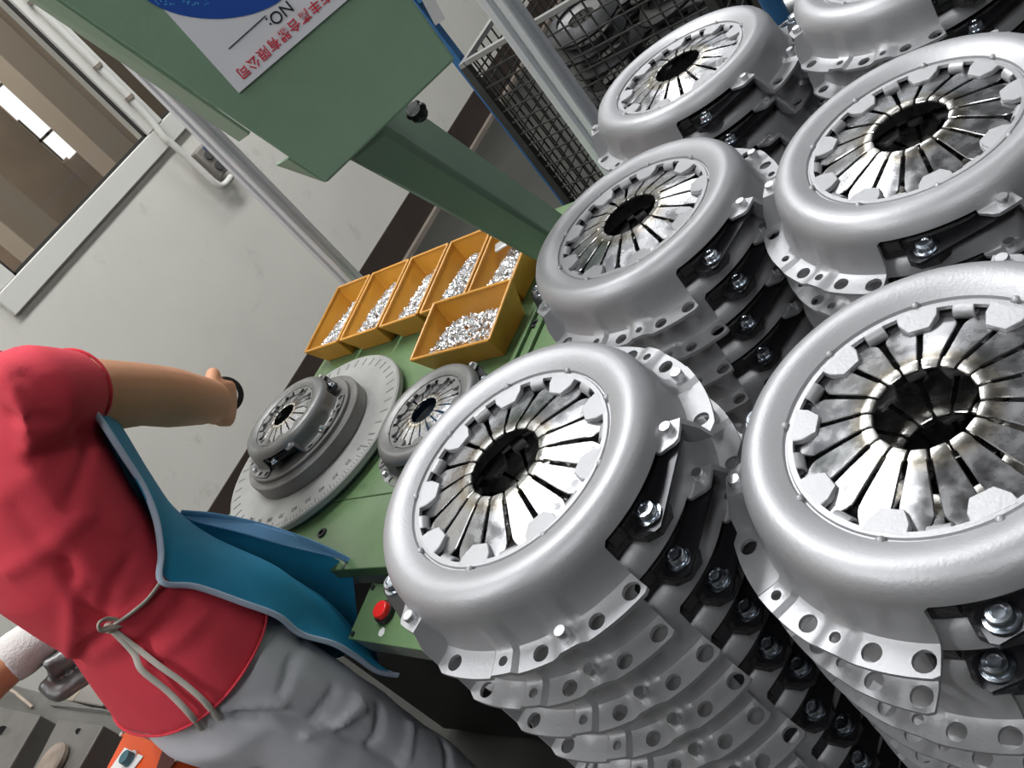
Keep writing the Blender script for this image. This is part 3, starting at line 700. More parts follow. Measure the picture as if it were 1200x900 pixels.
sgn = .0003
def SP(px, py, o=.003): return F3(px, py, o)
def ztext(body, px, py, size, name, material, bold=0.0):
    return text_mesh(body, size, name, material, axes(rd, ud, SP(px, py)), con, bold=bold)
S = 4.8
x8, y8 = 170 + 550 / S, 400 / S; x1_, y1_ = 170 + 950 / S, 35 / S
name_txt = '东丰离合器有限公司'
stp = (SP(x8, y8) - SP(x1_, y1_)) / 7
for i, ch in enumerate(reversed(name_txt)):
    text_mesh(ch, .0130, 'sign_character', 'signred', axes(rd, ud, SP(x8, y8) - stp * i), con, bold=.00018)
text_mesh('NO:', .0165, 'sign_number', 'ink', axes(rd, ud, SP(170 + 755 / S, 78 / S)), con, bold=.0001)
a_, b_ = SP(170 + 470 / S, 275 / S), SP(170 + 678 / S, 88 / S)
MB().cyl(a_, b_, .0005, n=6).build('sign_line', 'ink', con)
ec = SP(245, -38, .0028); er1 = (SP(245, 20, .0028) - ec).length
E1 = rd; E2 = ud
# blue oval: passes (182..320, 0) and bottoms at (258, 22)
ovc = SP(252, -30, .0029); pts = []
e_a = (SP(318, -3, .0029) - SP(190, 3, .0029)) ; e_a = e_a.normalized()
e_b = nrm.cross(e_a).normalized(); 
low = SP(258, 22, .0029)
hb = abs((low - ovc).dot(e_b)) ; 
for i in range(48):
    a = 2 * math.pi * i / 48; pts.append(ovc + e_a * (.0767 * math.cos(a)) + e_b * (hb * math.sin(a)))
MB().add(pts + [p + nrm * .0004 for p in pts], [tuple(range(48)), tuple(range(95, 47, -1))] + [(i, (i + 1) % 48, 48 + (i + 1) % 48, 48 + i) for i in range(48)]).build('sign_oval', 'signblue', con, smooth=0)
rg = random.Random(5); mb = MB()
for i in range(60):
    px, py = rg.uniform(182, 245), rg.uniform(-12, 6)
    q = SP(px, py, .0034)
    if ((q - ovc).dot(e_a) / .073) ** 2 + ((q - ovc).dot(e_b) / (hb * .96)) ** 2 < 1: mb.box(q, (.0012, .0012, .0004), Matrix((rd, ud, nrm)).transposed())
mb.build('sign_specks', 'signcyan', con, smooth=0)['kind'] = 'stuff'

# ------------------------------------------------------------------ conduit and socket on the wall
cd = empty('cable_conduit', PY(180, 165, WY - .06), 'cream conduit running down the window mullion to a wall socket', 'conduit')
yy = WY - .045
path = [Vector((2.505, yy, 2.55)), PY(37, 20, yy), PY(140, 115, yy), PY(192, 160, yy), PY(205, 170, yy), PY(256, 216, yy), PY(268, 210, yy), PY(270, 200, yy)]
path = [path[0], Vector((2.50, yy, 1.9)), Vector((2.50, yy, 1.42)), PY(192, 160, yy), PY(200, 167, yy), PY(228, 192, yy), PY(252, 214, yy), PY(262, 217, yy), PY(271, 207, yy)]
MB().tube(catmull(path, 5), .015, 10).build('pipe', 'frame', cd)
for z in (1.93, 1.62, 1.46): MB().lathe([(.0155, -.008), (.020, -.008), (.020, .008), (.0155, .008)], (2.50, yy, z), 14).build('clip', 'strip', cd)
sk = empty('wall_socket', PY(245, 190, WY - .03), 'small grey worn socket block beside the conduit end', 'socket')
q = PY(246, 190, WY - .03); MB().box(q, (.075, .05, .15)).build('housing', 'box', sk, bevel=.008)
for dz in (.03, -.03): MB().cyl(q + Vector((0, -.025, dz)), q + Vector((0, -.034, dz)), .020, n=14).build('outlet', 'steel', sk)
MB().box(q + Vector((.02, -.027, .055)), (.02, .01, .02)).build('switch', 'blue', sk)

# ------------------------------------------------------------------ wire cages
def cage(x0, x1, y0, y1, z0, z1, label, cell=.05, contents=True):
    t = empty('wire_cage', ((x0 + x1) / 2, (y0 + y1) / 2, z0), label, 'wire cage', 'wire mesh cages')
    def panel(a, b, axis):
        mb = MB(); n = int(round((b - a) / cell)); nz = int(round((z1 - z0 - .1) / cell))
        for i in range(n + 1):
            u = a + (b - a) * i / n
            if axis[0] == 'x': mb.box((axis[1], u, (z0 + .1 + z1) / 2), (.005, .005, z1 - z0 - .1))
            else: mb.box((u, axis[1], (z0 + .1 + z1) / 2), (.005, .005, z1 - z0 - .1))
        for i in range(nz + 1):
            z = z0 + .1 + (z1 - z0 - .1) * i / nz
            if axis[0] == 'x': mb.box((axis[1] - .004, (a + b) / 2, z), (.005, b - a, .005))
            else: mb.box(((a + b) / 2, axis[1] - .004, z), (b - a, .005, .005))
        o = mb.build('mesh_panel', 'wire', t, smooth=0); o['kind'] = 'stuff'
    panel(y0, y1, ('x', x0)); panel(y0, y1, ('x', x1)); panel(x0, x1, ('y', y0)); panel(x0, x1, ('y', y1))
    for x in (x0, x1):
        for y in (y0, y1): MB().box((x, y, (z0 + z1) / 2), (.03, .03, z1 - z0)).build('corner_post', 'wire', t)
    for y in (y0, y1): MB().box(((x0 + x1) / 2, y, z1 + .008), (x1 - x0 + .03, .022, .016)).build('top_rim', 'wirelight', t)
    for x in (x0, x1): MB().box((x, (y0 + y1) / 2, z1 + .008), (.022, y1 - y0 - .023, .016)).build('top_rim', 'wirelight', t)
    MB().box(((x0 + x1) / 2, (y0 + y1) / 2, z0 + .09), (x1 - x0, y1 - y0, .02)).build('floor_plate', 'dark', t)
    return t
gx0, gy1, gz1 = 2.55, 2.0, .875
cg = PX(545, 77, gx0); print('cage corner', cg)
cage(gx0, gx0 + 1.05, 1.14, cg.y, 0, cg.z, 'dark wire mesh cage of steel rings beside the aluminium post')
cage(gx0 + .05, gx0 + 1.1, 0.02, 1.04, 0, cg.z - .06, 'dark wire mesh cage standing beyond the rear clutch stacks')
rg = random.Random(11)
ringA = MB().lathe([(.085, 0), (.135, .0), (.138, .01), (.12, .03), (.10, .04), (.085, .036), (.085, 0)], n=28).mesh('ring_body', 'iron')
ringB = MB().lathe([(.05, .012), (.085, .02), (.085, .026), (.05, .018), (.05, .012)], n=18).mesh('ring_web', 'steel')
for (ox, oy, zt) in ((gx0 + .19, 1.32, 9),):
    for k in range(6 * zt):
        lay = k // 6
        x = ox + (k % 3) * .33 + rg.uniform(-.02, .02); y = oy + ((k // 3) % 2) * .33 + rg.uniform(-.02, .02); z = .125 + lay * .078
        t = empty('steel_ring', (x, y, z), 'dark grey pressed steel ring heaped in the ' + ('wire cage behind the post' if oy > 1 else 'wire cage beyond the clutch stacks'), 'ring', 'steel rings heaped in the cages')
        t.rotation_euler = (rg.uniform(-.16, .16), rg.uniform(-.16, .16), rg.uniform(0, 6))
        for nm, me in (('ring_body', ringA), ('ring_web', ringB)):
            o = bpy.data.objects.new(nm, me); COL.objects.link(o); o.parent = t
# blue frame behind the console
bf = empty('blue_rack', (gx0 - .02, cg.y + .05, 0), 'blue steel rack frame standing behind the wire cage', 'rack')
MB().box((gx0 + .05, cg.y + .045, .75), (.035, .035, 1.5)).build('upright', 'blue', bf, bevel=.003)
MB().box((gx0 + 1.0, cg.y + .045, .75), (.035, .035, 1.5)).build('upright', 'blue', bf, bevel=.003)
MB().box((gx0 + .525, cg.y + .045, 1.30), (.914, .03, .03)).build('cross_bar', 'blue', bf, bevel=.003)
MB().box((gx0 + .05, cg.y - .40, 1.13), (.03, .85, .035)).build('side_bar', 'blue', bf, bevel=.003)

# ------------------------------------------------------------------ people
def seg_secs(pts, rads, flat=1.0, ref=(0, 1, 0)):
    pts = [Vector(p) for p in pts]; out = []; N = len(pts)
    for i, p in enumerate(pts):
        d = (pts[min(i + 1, N - 1)] - pts[max(i - 1, 0)]).normalized(); rf = Vector(ref)
        a = (rf - d * rf.dot(d)).normalized(); b = d.cross(a); out.append((p, a * rads[i], b * rads[i] * flat))
    return out
def hand(mb, wrist, fwd, wid, s=1.0, curl=60, side=1):
    """wrist point, forward and width directions; fingers curl towards -normal; thumb on +width*side"""
    f = Vector(fwd).normalized(); w_ = Vector(wid); w_ = (w_ - f * w_.dot(f)).normalized(); n = f.cross(w_).normalized()
    W = lambda a, b, c: Vector(wrist) + (f * a + w_ * b + n * c) * s
    mb.loft([(W(-.02, 0, 0), w_ * .026 * s, n * .020 * s), (W(.01, 0, 0), w_ * .030 * s, n * .019 * s), (W(.045, 0, 0), w_ * .040 * s, n * .017 * s), (W(.078, 0, 0), w_ * .040 * s, n * .014 * s), (W(.088, 0, 0), w_ * .034 * s, n * .009 * s)], 18, 2.5)
    for i, (b, L) in enumerate(((.030, .92), (.010, 1.0), (-.010, .95), (-.029, .78))):
        p = W(.078, b * side, 0); ang = R(curl * .45); pts = [W(.060, b * side, 0), p]
        for ln, dc in ((.043, curl * .9), (.027, curl * 1.0), (.021, curl * .5)):
            p = p + (f * math.cos(ang) + n * -math.sin(ang)) * ln * L * s; pts.append(p.copy()); ang += R(dc)
        mb.tube(pts, [.0098 * s, .0098 * s, .0090 * s, .0082 * s, .0066 * s], 10)
    mb.tube([W(.015, .022 * side, -.004), W(.042, .048 * side, -.014), W(.066, .050 * side, -.026), W(.084, .036 * side, -.034)], [.014 * s, .0125 * s, .0105 * s, .008 * s], 10)
    return W
def head(mb, c, fx, s=1.0):
    f = Vector(fx).normalized(); l = Vector((0, 0, 1)).cross(f).normalized(); u = f.cross(l)
    W = lambda a, b, d: Vector(c) + f * a * s + l * b * s + u * d * s
    mr = Matrix((f, l, u)).transposed()
    mb.ball(W(-.008, 0, .025), Vector((.092, .074, .090)) * s, 20, 14, mr)
    mb.ball(W(.026, 0, -.045), Vector((.062, .056, .070)) * s, 18, 12, mr)
    mb.ball(W(.090, 0, -.018), Vector((.016, .014, .020)) * s, 10, 8, mr)
    mb.ball(W(.085, 0, .004), Vector((.010, .010, .026)) * s, 10, 8, mr)
    mb.ball(W(.080, 0, -.055), Vector((.012, .024, .009)) * s, 10, 8, mr)
    mb.ball(W(.072, 0, -.092), Vector((.018, .022, .016)) * s, 10, 8, mr)
    for q in (-1, 1): mb.ball(W(-.002, .076 * q, -.012), Vector((.018, .010, .030)) * s, 10, 8, mr)
    return W, mr
def hair_cap(W, mr, parent, s=1.0):
    h = MB(); h.ball(W(-.022, 0, .036), Vector((.098, .084, .092)) * s, 20, 14, mr); h.ball(W(-.055, 0, -.035), Vector((.055, .072, .085)) * s, 16, 12, mr); h.ball(W(-.115, 0, .0), Vector((.04, .04, .04)) * s, 14, 10, mr)
    return remeshed(h, 'hair', 'hair', .007, 3, parent)
def face(W, parent, s=1.0):
    for q in (-1, 1):
        MB().ball(W(.079, .031 * q, .004), .0105 * s, 12, 8).build('eye', 'white', parent)
        MB().ball(W(.0875, .031 * q, .004), .0045 * s, 10, 6).build('iris', 'hair', parent)
        MB().tube([W(.088, .016 * q, .026), W(.088, .032 * q, .031), W(.078, .048 * q, .025)], .0028 * s, 6).build('eyebrow', 'hair', parent)
    MB().tube([W(.090, -.022, -.055), W(.0955, 0, -.053), W(.090, .022, -.055)], [.003 * s, .005 * s, .003 * s], 8).build('lips', 'signred', parent)

# --- the worker at the turntable: faces +X, right side towards -Y
CY = 1.40
SEC = [(.88, .322, .128, .186), (.94, .326, .131, .190), (1.00, .331, .115, .182), (1.07, .340, .098, .162), (1.14, .346, .104, .160), (1.21, .362, .116, .168), (1.28, .390, .121, .178), (1.345, .418, .116, .184), (1.40, .442, .094, .168), (1.44, .458, .070, .115), (1.475, .468, .054, .062)]
def secs(z):
    for a, b in zip(SEC, SEC[1:]):
        if a[0] <= z <= b[0]:
            t = (z - a[0]) / (b[0] - a[0]); return [a[i] + (b[i] - a[i]) * t for i in range(1, 4)]
    return list(SEC[0][1:]) if z < SEC[0][0] else list(SEC[-1][1:])
per = empty('person', (.33, CY, 0), 'person in red polo shirt, blue apron and pale grey trousers reaching to the turntable', 'person')
shR, shL = Vector((.452, 1.232, 1.395)), Vector((.452, 1.568, 1.395))
elR, wrR = PY(165, 462, 1.375), PY(250, 471, 1.515)
elL, wrL = Vector((.44, 1.66, 1.14)), Vector((.52, 1.60, .93))
slR = PY(86, 458, 1.28)
bd_ = MB()
bd_.loft([((x, CY, z), (rx - .030, 0, 0), (0, ry - .030, 0)) for z, x, rx, ry in SEC], 28, 2.2)
bd_.loft([((.47, CY, 1.44), (.052, 0, 0), (0, .052, 0)), ((.488, CY, 1.50), (.050, 0, 0), (0, .048, 0)), ((.51, CY, 1.57), (.055, 0, 0), (0, .052, 0))], 18)
for sh, el, wr in ((shR, elR, wrR), (shL, elL, wrL)):
    q = 1 if sh is shR else -1
    bd_.loft(seg_secs([sh - (el - sh) * .02, sh + (el - sh) * .1, sh + (el - sh) * .5, el, el + (wr - el) * .35, el + (wr - el) * .8, wr], [.042, .048, .054, .050, .051, .044, .038]), 18)
hipz = .90
for q in (-1, 1):
    bd_.loft(seg_secs([(.325, CY + .075 * q, .90), (.33, CY + .09 * q, .72), (.345, CY + .09 * q, .47), (.315, CY + .09 * q, .30), (.29, CY + .09 * q, .08), (.29, CY + .09 * q, .03)], [.070, .074, .056, .052, .038, .036]), 18)
hd_R = (wrR - elR).normalized()
WH = hand(bd_, wrR - hd_R * .02, hd_R, Vector((.45, -.35, .75)), 1.12, 78, 1)
hand(bd_, wrL, Vector((.35, -.3, -.7)), Vector((.5, .8, 0)), 1.0, 30, -1)
HW, hmr = head(bd_, (.53, CY, 1.615), (1, 0, -.35))
body = remeshed(bd_, 'body', 'skin', .0052, 3, per)
hair_cap(HW, hmr, per); face(HW, body)
for q in (-1, 1):
    y = CY + .09 * q
    sh = MB().loft([((.22, y, .045), (0, .036, 0), (0, 0, .040)), ((.27, y, .05), (0, .043, 0), (0, 0, .048)), ((.33, y, .04), (0, .046, 0), (0, 0, .038)), ((.41, y, .032), (0, .048, 0), (0, 0, .030)), ((.46, y, .026), (0, .030, 0), (0, 0, .022))], 18, 2.6)
    remeshed(sh, 'shoe', 'shoe', .006, 2, per)
# ring held in the hand
rc = PY(263, 463, 1.615)
t = empty('dark_ring', rc, 'small dark steel ring held in the hand of the reaching worker', 'ring')
ax_ = ray(262, 452).normalized(); o1 = ax_.orthogonal().normalized(); o2 = ax_.cross(o1)
mb = MB(); n = 32
vs = []
for i in range(n):
    a = 2 * math.pi * i / n; e = o1 * math.cos(a) + o2 * math.sin(a)
    for r_, h_ in ((.026, -.007), (.037, -.007), (.037, .007), (.026, .007)): vs.append(rc + e * r_ + ax_ * h_)
fs = [(i * 4 + k, ((i + 1) % n) * 4 + k, ((i + 1) % n) * 4 + (k + 1) % 4, i * 4 + (k + 1) % 4) for i in range(n) for k in range(4)]
mb.add(vs, fs).build('ring_band', 'dark', t, bevel=.001)
# clothes
def displace(o, folds, rnd=None):
    """press soft fold lines (lists of points, width, depth) into a cloth mesh along its normals"""
    me = o.data; no = [v.normal.copy() for v in me.vertices]; segs = []
    for pts, wd, am in folds:
        for a, b in zip(pts, pts[1:]): segs.append((a, b, wd, am))
    for v in me.vertices:
        best = {}
        for i, (a, b, wd, am) in enumerate(segs):
            ab = b - a; t_ = max(0, min(1, (v.co - a).dot(ab) / max(ab.length_squared, 1e-9))); d2 = (v.co - a - ab * t_).length_squared
            if d2 < wd * wd * 6: k_ = (wd, am); best[k_] = max(best.get(k_, 0), math.exp(-d2 / (wd * wd)))
        for (wd, am), g in best.items(): v.co += no[v.index] * am * g
    me.update()
def caster(*objs):
    bvs = []
    for o in objs: me = o.data; bvs.append(BVHTree.FromPolygons([v.co[:] for v in me.vertices], [p.vertices[:] for p in me.polygons]))
    def cast(px, py, off=0.0):
        r = ray(px, py).normalized(); best = None
        for bv in bvs:
            h = bv.ray_cast(EYE, r)
            if h[0] is not None and (best is None or h[3] < best[3]): best = h
        if best is None: return None
        n_ = best[1] if best[1].dot(r) < 0 else -best[1]
        return best[0] + n_ * off
    return cast
sm = MB()
sm.loft([((x, CY, z), (rx, 0, 0), (0, ry, 0)) for z, x, rx, ry in SEC if z > .93], 40, 2.25)
ad = (slR - shR).normalized()
sm.loft(seg_secs([shR - ad * .05 + Vector((-.01, .03, 0)), shR, shR + (slR - shR) * .5, slR], [.068, .070, .064, .0585]), 24)
adL = (elL - shL).normalized(); sm.loft(seg_secs([shL - adL * .05, shL, shL + adL * .17], [.066, .068, .062]), 24)
shirt = remeshed(sm, 'shirt', 'shirt', .0075, 5, per, [('c', .22, .006)])
cs = caster(shirt)
def pl(pxs): return [p for p in (cs(*q) for q in pxs) if p is not None]
displace(shirt, [(pl(q), wd, am) for q, wd, am in (
    ([(98, 505), (70, 492), (40, 490), (10, 487)], .011, -.006), ([(92, 482), (60, 470), (30, 440)], .010, -.004), ([(100, 512), (75, 530), (40, 540)], .012, -.005),
    ([(105, 520), (95, 560), (80, 590)], .010, -.006), ([(100, 600), (60, 640), (10, 670)], .014, .006), ([(128, 735), (100, 715), (85, 690), (78, 660)], .010, -.008),
    ([(122, 745), (100, 760), (88, 775)], .009, -.008), ([(140, 728), (160, 715), (182, 692)], .008, .005), ([(120, 728), (130, 690), (150, 660)], .010, -.006), ([(160, 760), (190, 735), (215, 705)], .011, -.006),
    ([(90, 690), (85, 740), (85, 770)], .012, .008), ([(170, 780), (215, 745), (240, 720)], .012, .005), ([(40, 560), (80, 600), (140, 620)], .016, .005), ([(20, 600), (70, 660), (100, 690)], .016, -.005))])
finish(shirt.data, 'shirt', 80)
tm = MB()
tm.loft([((.338, CY, 1.02), (.085, 0, 0), (0, .150, 0)), ((.330, CY, .95), (.108, 0, 0), (0, .172, 0)), ((.320, CY, .86), (.124, 0, 0), (0, .184, 0)), ((.322, CY, .79), (.112, 0, 0), (0, .178, 0)), ((.324, CY, .76), (.09, 0, 0), (0, .15, 0))], 36, 2.3)
for q in (-1, 1):
    tm.loft(seg_secs([(.322, CY + .088 * q, .86), (.325, CY + .092 * q, .74), (.335, CY + .094 * q, .60), (.345, CY + .095 * q, .47), (.33, CY + .095 * q, .34), (.315, CY + .095 * q, .20), (.305, CY + .095 * q, .075)], [.100, .098, .086, .078, .074, .071, .070]), 24)
trs = remeshed(tm, 'trousers', 'trouser', .008, 4, per, [('c', .13, .014)])
ct = caster(trs)
def plt(pxs): return [p for p in (ct(*q) for q in pxs) if p is not None]
displace(trs, [(plt(q), wd, am) for q, wd, am in (
    ([(355, 745), (340, 780), (330, 810)], .008, -.009), ([(395, 770), (392, 810), (370, 840)], .008, -.010), ([(415, 775), (420, 820), (395, 850)], .008, .008), ([(440, 785), (445, 830), (440, 870)], .009, -.010),
    ([(470, 800), (480, 850), (475, 890)], .009, .009), ([(500, 820), (520, 870), (525, 899)], .008, -.010), ([(280, 838), (330, 840), (380, 855), (430, 870), (470, 895)], .010, -.014), ([(360, 860), (400, 850), (425, 830)], .008, .009),
    ([(535, 850), (552, 890)], .008, -.008), ([(250, 740), (300, 770), (330, 800)], .018, .005), ([(230, 820), (280, 830), (330, 825)], .010, .008))])
finish(trs.data, 'trouser', 80)
# stitched hems of sleeve and shirt
xh, rxh, ryh = secs(.945); hp = []
for i in range(49):
    a = 2 * math.pi * i / 48; ca, sa = math.cos(a), math.sin(a); hp.append(Vector((xh + (rxh + .0005) * math.copysign(abs(ca) ** (2 / 2.25), ca), CY + (ryh + .0005) * math.copysign(abs(sa) ** (2 / 2.25), sa), .946)))
MB().tube(hp, .0026, 8, .7, (0, 0, 1)).build('hem', 'shirt', shirt, 80)
rg_ = seg_secs([slR - ad * .01, slR - ad * .004], [.0575, .0575])[1]
MB().tube([rg_[0] + rg_[1] * math.cos(2 * math.pi * i / 32) + rg_[2] * math.sin(2 * math.pi * i / 32) for i in range(33)], .0024, 8, 1.0, tuple(ad)).build('sleeve_hem', 'shirt', shirt, 80)
# apron: a sheet wrapped round the front of the body
ROWS = [  # z, right edge angle (from +X towards -Y), left edge angle, extra front bulge, offset
    (1.385, 58, 58, .008, .010), (1.32, 62, 62, .018, .011), (1.26, 60, 60, .023, .012), (1.21, 57, 60, .027, .012), (1.17, 64, 64, .029, .012), (1.14, 76, 76, .030, .012), (1.118, 89, 89, .030, .012),
    (1.07, 78, 88, .033, .013), (1.00, 70, 86, .040, .013), (.94, 66, 84, .042, .013), (.88, 61, 82, .044, .013), (.82, 57, 80, .040, .014), (.76, 52, 78, .033, .015), (.70, 48, 75, .026, .016), (.655, 44, 72, .022, .018)]
NC = 30; vs = []; edge = []
for z, aR, aL, bul, off in ROWS:
    x, rx, ry = secs(z)
    if z < .94: ry = .186 - max(0, .80 - z) * .10
    for i in range(NC + 1):
        a = R(-aR + (aR + aL) * i / NC); ca, sa = math.cos(a), math.sin(a)
        p = 2.25; ex = math.copysign(abs(ca) ** (2 / p), ca); ey = math.copysign(abs(sa) ** (2 / p), sa)
        wob = (.009 * math.sin(a * 7 + z * 13) + .006 * math.sin(a * 11 - z * 24)) * max(0, min(1, (1.1 - z) / .25))
        q = Vector((x + (rx + off + wob + bul * max(0, ca) ** 1.2) * ex, CY + (ry + off + wob) * ey, z)); vs.append(q)
        if i == 0: edge.append(q)
n = NC + 1
fs = [(r_ * n + i, r_ * n + i + 1, (r_ + 1) * n + i + 1, (r_ + 1) * n + i) for r_ in range(len(ROWS) - 1) for i in range(NC)]
ap = MB().add(vs, fs).build('apron', 'apron', per, 80)
sb = ap.modifiers.new('sub', 'SUBSURF'); sb.levels = 2; sb.render_levels = 2
so = ap.modifiers.new('sol', 'SOLIDIFY'); so.thickness = .0022; so.offset = 0
def ribbon(name, pts, r, m_, parent, flat=.45, upv=None, k=5):
    return MB().tube(catmull(pts, k), r, 8, flat, upv).build(name, m_, parent, 80)
out = lambda p, d: p + Vector((p.x - .33, p.y - CY, 0)).normalized() * d
ribbon('trim', [out(p, .003) for p in edge], .0052, 'trim', ap, .6)
low = vs[-n:]
ribbon('hem', [p for p in low[::2]], .003, 'trim', ap, .6)
# tie strings and bow at the back
c2 = caster(shirt, trs)
def on(px, py, d=.006):
    q = c2(px, py, d); return q if q is not None else PY(px, py, 1.25)
wst = edge[6]
kn_ = on(133, 733, .008)
ribbon('tie', [wst, on(172, 703), on(152, 720), kn_], .0042, 'tie', ap, .5)
ribbon('bow_loop', [kn_, PY(140, 728, kn_.y - .01), PY(126, 725, kn_.y - .02), PY(116, 730, kn_.y - .025), PY(118, 738, kn_.y - .02), PY(132, 735, kn_.y - .012), PY(144, 731, kn_.y - .008)], .0042, 'tie', ap, .5)
ribbon('tie_end', [kn_, on(160, 752, .010), on(190, 776, .010), on(215, 795, .009), on(240, 818, .008), on(258, 838, .008)], .0048, 'tie', ap, .45)
ribbon('tie_end', [kn_, on(155, 757, .012), on(172, 780, .012), on(200, 805, .010), on(225, 832, .009), on(240, 850, .008)], .0048, 'tie', ap, .45)
MB().ball(kn_, Vector((.008, .008, .008)), 10, 8).build('knot', 'tie', ap)
# neck strap of the apron
ribbon('neck_strap', [vs[2], Vector((.52, 1.34, 1.44)), Vector((.45, 1.345, 1.49)), Vector((.425, 1.40, 1.495)), Vector((.45, 1.455, 1.49)), Vector((.52, 1.46, 1.44)), vs[NC - 2]], .008, 'trim', ap, .3)
# the lifted lower front of the apron lying against the table edge
FA = [PY(212, 601, 1.36), PY(262, 606, 1.345), PY(315, 619, 1.33), PY(370, 638, 1.315), PY(418, 662, 1.30)]
fl = []; K = 10; Pf = catmull(FA, 5); NF = len(Pf)
for i, p in enumerate(Pf):
    f = i / (NF - 1); wd = .012 + .034 * math.sin(min(1, f * 1.15) * math.pi) ** .8
    for j in range(K + 1):
        g = j / K
        fl.append(p + Vector((-.35 * g, -.30 * g, -.85 * g + .25 * g * g)) * wd + Vector((0, .004 * math.sin(f * 9 + g * 2), 0)))
fs = [(i * (K + 1) + j, (i + 1) * (K + 1) + j, (i + 1) * (K + 1) + j + 1, i * (K + 1) + j + 1) for i in range(NF - 1) for j in range(K)]
fo = MB().add(fl, fs).build('apron_flap', 'apronlit', ap, 80); fo['label'] = 'turned-up flap of the blue apron, coloured lighter as if lit'
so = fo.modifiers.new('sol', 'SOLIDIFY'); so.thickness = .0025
inn = []
for i, p in enumerate(Pf):
    f = i / (NF - 1); z = 1.04 - .36 * f; r_ = min(range(len(ROWS)), key=lambda k_: abs(ROWS[k_][0] - z)); tgt = vs[r_ * n + 9] + Vector((-.004, 0, 0))
    top = p + Vector((.0, .02, -.006))
    for j in range(7):
        g = j / 6; inn.append(top.lerp(tgt, g) + Vector((-.02, .03, -.05)) * math.sin(g * math.pi))
inn_o = MB().add(inn, [(i * 7 + j, (i + 1) * 7 + j, (i + 1) * 7 + j + 1, i * 7 + j + 1) for i in range(NF - 1) for j in range(6)]).build('apron_fold', 'apron', ap, 80)
ribbon('flap_fold', [p for p in Pf[::4]], .006, 'apronlit', ap, .5)

# --- the second worker beside the bench: only a forearm reaches into view
p2 = empty('person', (-.62, 2.10, 0), 'person with a white knitted cuff holding a dark casting over the bench', 'person')
b2 = MB(); q0 = Vector((-.62, 2.10, 0))
b2.loft([(q0 + Vector((0, 0, z)), (ry, 0, 0), (0, rx, 0)) for z, rx, ry in ((.84, .10, .16), (.95, .115, .17), (1.08, .10, .15), (1.25, .115, .18), (1.37, .105, .19), (1.43, .07, .12), (1.47, .05, .055))], 28, 2.2)
b2.loft([(q0 + Vector((0, -.01, z)), (.05, 0, 0), (0, .05, 0)) for z in (1.45, 1.50, 1.56)], 16)
e2_, w2_ = PY(-70, 835, 1.80), PY(28, 762, 1.76)
sh2 = q0 + Vector((.17, 0, 1.36))
b2.loft(seg_secs([q0 + Vector((.12, 0, 1.38)), sh2, sh2.lerp(e2_, .5), e2_, e2_.lerp(w2_, .4), w2_], [.055, .056, .05, .044, .046, .034], ref=(0, 0, 1)), 18)
sl2 = q0 + Vector((-.17, 0, 1.36)); el2 = q0 + Vector((-.22, -.06, 1.1)); wl2 = q0 + Vector((-.10, -.28, 1.02))
b2.loft(seg_secs([sl2 + Vector((.05, 0, .02)), sl2, sl2.lerp(el2, .5), el2, el2.lerp(wl2, .5), wl2], [.055, .056, .05, .044, .044, .032], ref=(1, 0, 0)), 18)
hand(b2, wl2, (.5, -.6, -.2), (.8, .5, 0), 1.0, 40, 1)
H2 = hand(b2, w2_, (w2_ - e2_), Vector((.2, -.3, .8)), 1.0, 55, -1)
for q in (-1, 1):
    b2.loft(seg_secs([q0 + Vector((.085 * q, 0, .92)), q0 + Vector((.09 * q, 0, .70)), q0 + Vector((.09 * q, -.01, .47)), q0 + Vector((.09 * q, .02, .28)), q0 + Vector((.09 * q, .03, .06))], [.09, .08, .06, .054, .04]), 18)
    b2.loft([(q0 + Vector((.09 * q, .06, .04)), (.036, 0, 0), (0, 0, .036)), (q0 + Vector((.09 * q, -.02, .04)), (.044, 0, 0), (0, 0, .038)), (q0 + Vector((.09 * q, -.16, .025)), (.035, 0, 0), (0, 0, .022))], 14)
HW2, hm2 = head(b2, q0 + Vector((0, -.02, 1.61)), (.1, -1, -.4))
bo2 = remeshed(b2, 'body', 'skin', .0062, 3, p2)
hair_cap(HW2, hm2, p2); face(HW2, bo2)
t2 = MB(); t2.loft([(q0 + Vector((0, 0, z)), (ry, 0, 0), (0, rx, 0)) for z, rx, ry in ((.90, .128, .182), (1.08, .116, .166), (1.25, .130, .194), (1.37, .120, .204), (1.435, .082, .13))], 32, 2.2)
for a, b in ((sh2, e2_), (sl2, el2)): t2.loft(seg_secs([a.lerp(b, -.15), a, a.lerp(b, .5)], [.068, .070, .062], ref=(1, .3, 0)), 20)
remeshed(t2, 'shirt', 'shirt', .010, 4, p2, [('c', .15, .010)])
t2 = MB(); t2.loft([(q0 + Vector((0, 0, z)), (ry, 0, 0), (0, rx, 0)) for z, rx, ry in ((.98, .112, .168), (.86, .126, .184), (.77, .10, .16))], 30)
for q in (-1, 1): t2.loft(seg_secs([q0 + Vector((.088 * q, 0, .86)), q0 + Vector((.092 * q, -.01, .48)), q0 + Vector((.095 * q, .02, .08))], [.100, .078, .070]), 20)
remeshed(t2, 'trousers', 'trouser', .010, 4, p2, [('c', .13, .012)])
# cuff and glove palm
dv = (w2_ - e2_).normalized()
cf_ = MB().loft(seg_secs([w2_ - dv * .035, w2_ - dv * .01, w2_ + dv * .02, w2_ + dv * .045], [.040, .043, .041, .040], ref=(0, 0, 1)), 20); remeshed(cf_, 'cuff', 'glove', .005, 2, p2)
gl = MB(); hand(gl, w2_ + dv * .004, dv, Vector((.2, -.3, .8)), 1.12, 55, -1); remeshed(gl, 'glove', 'black', .0045, 2, p2)
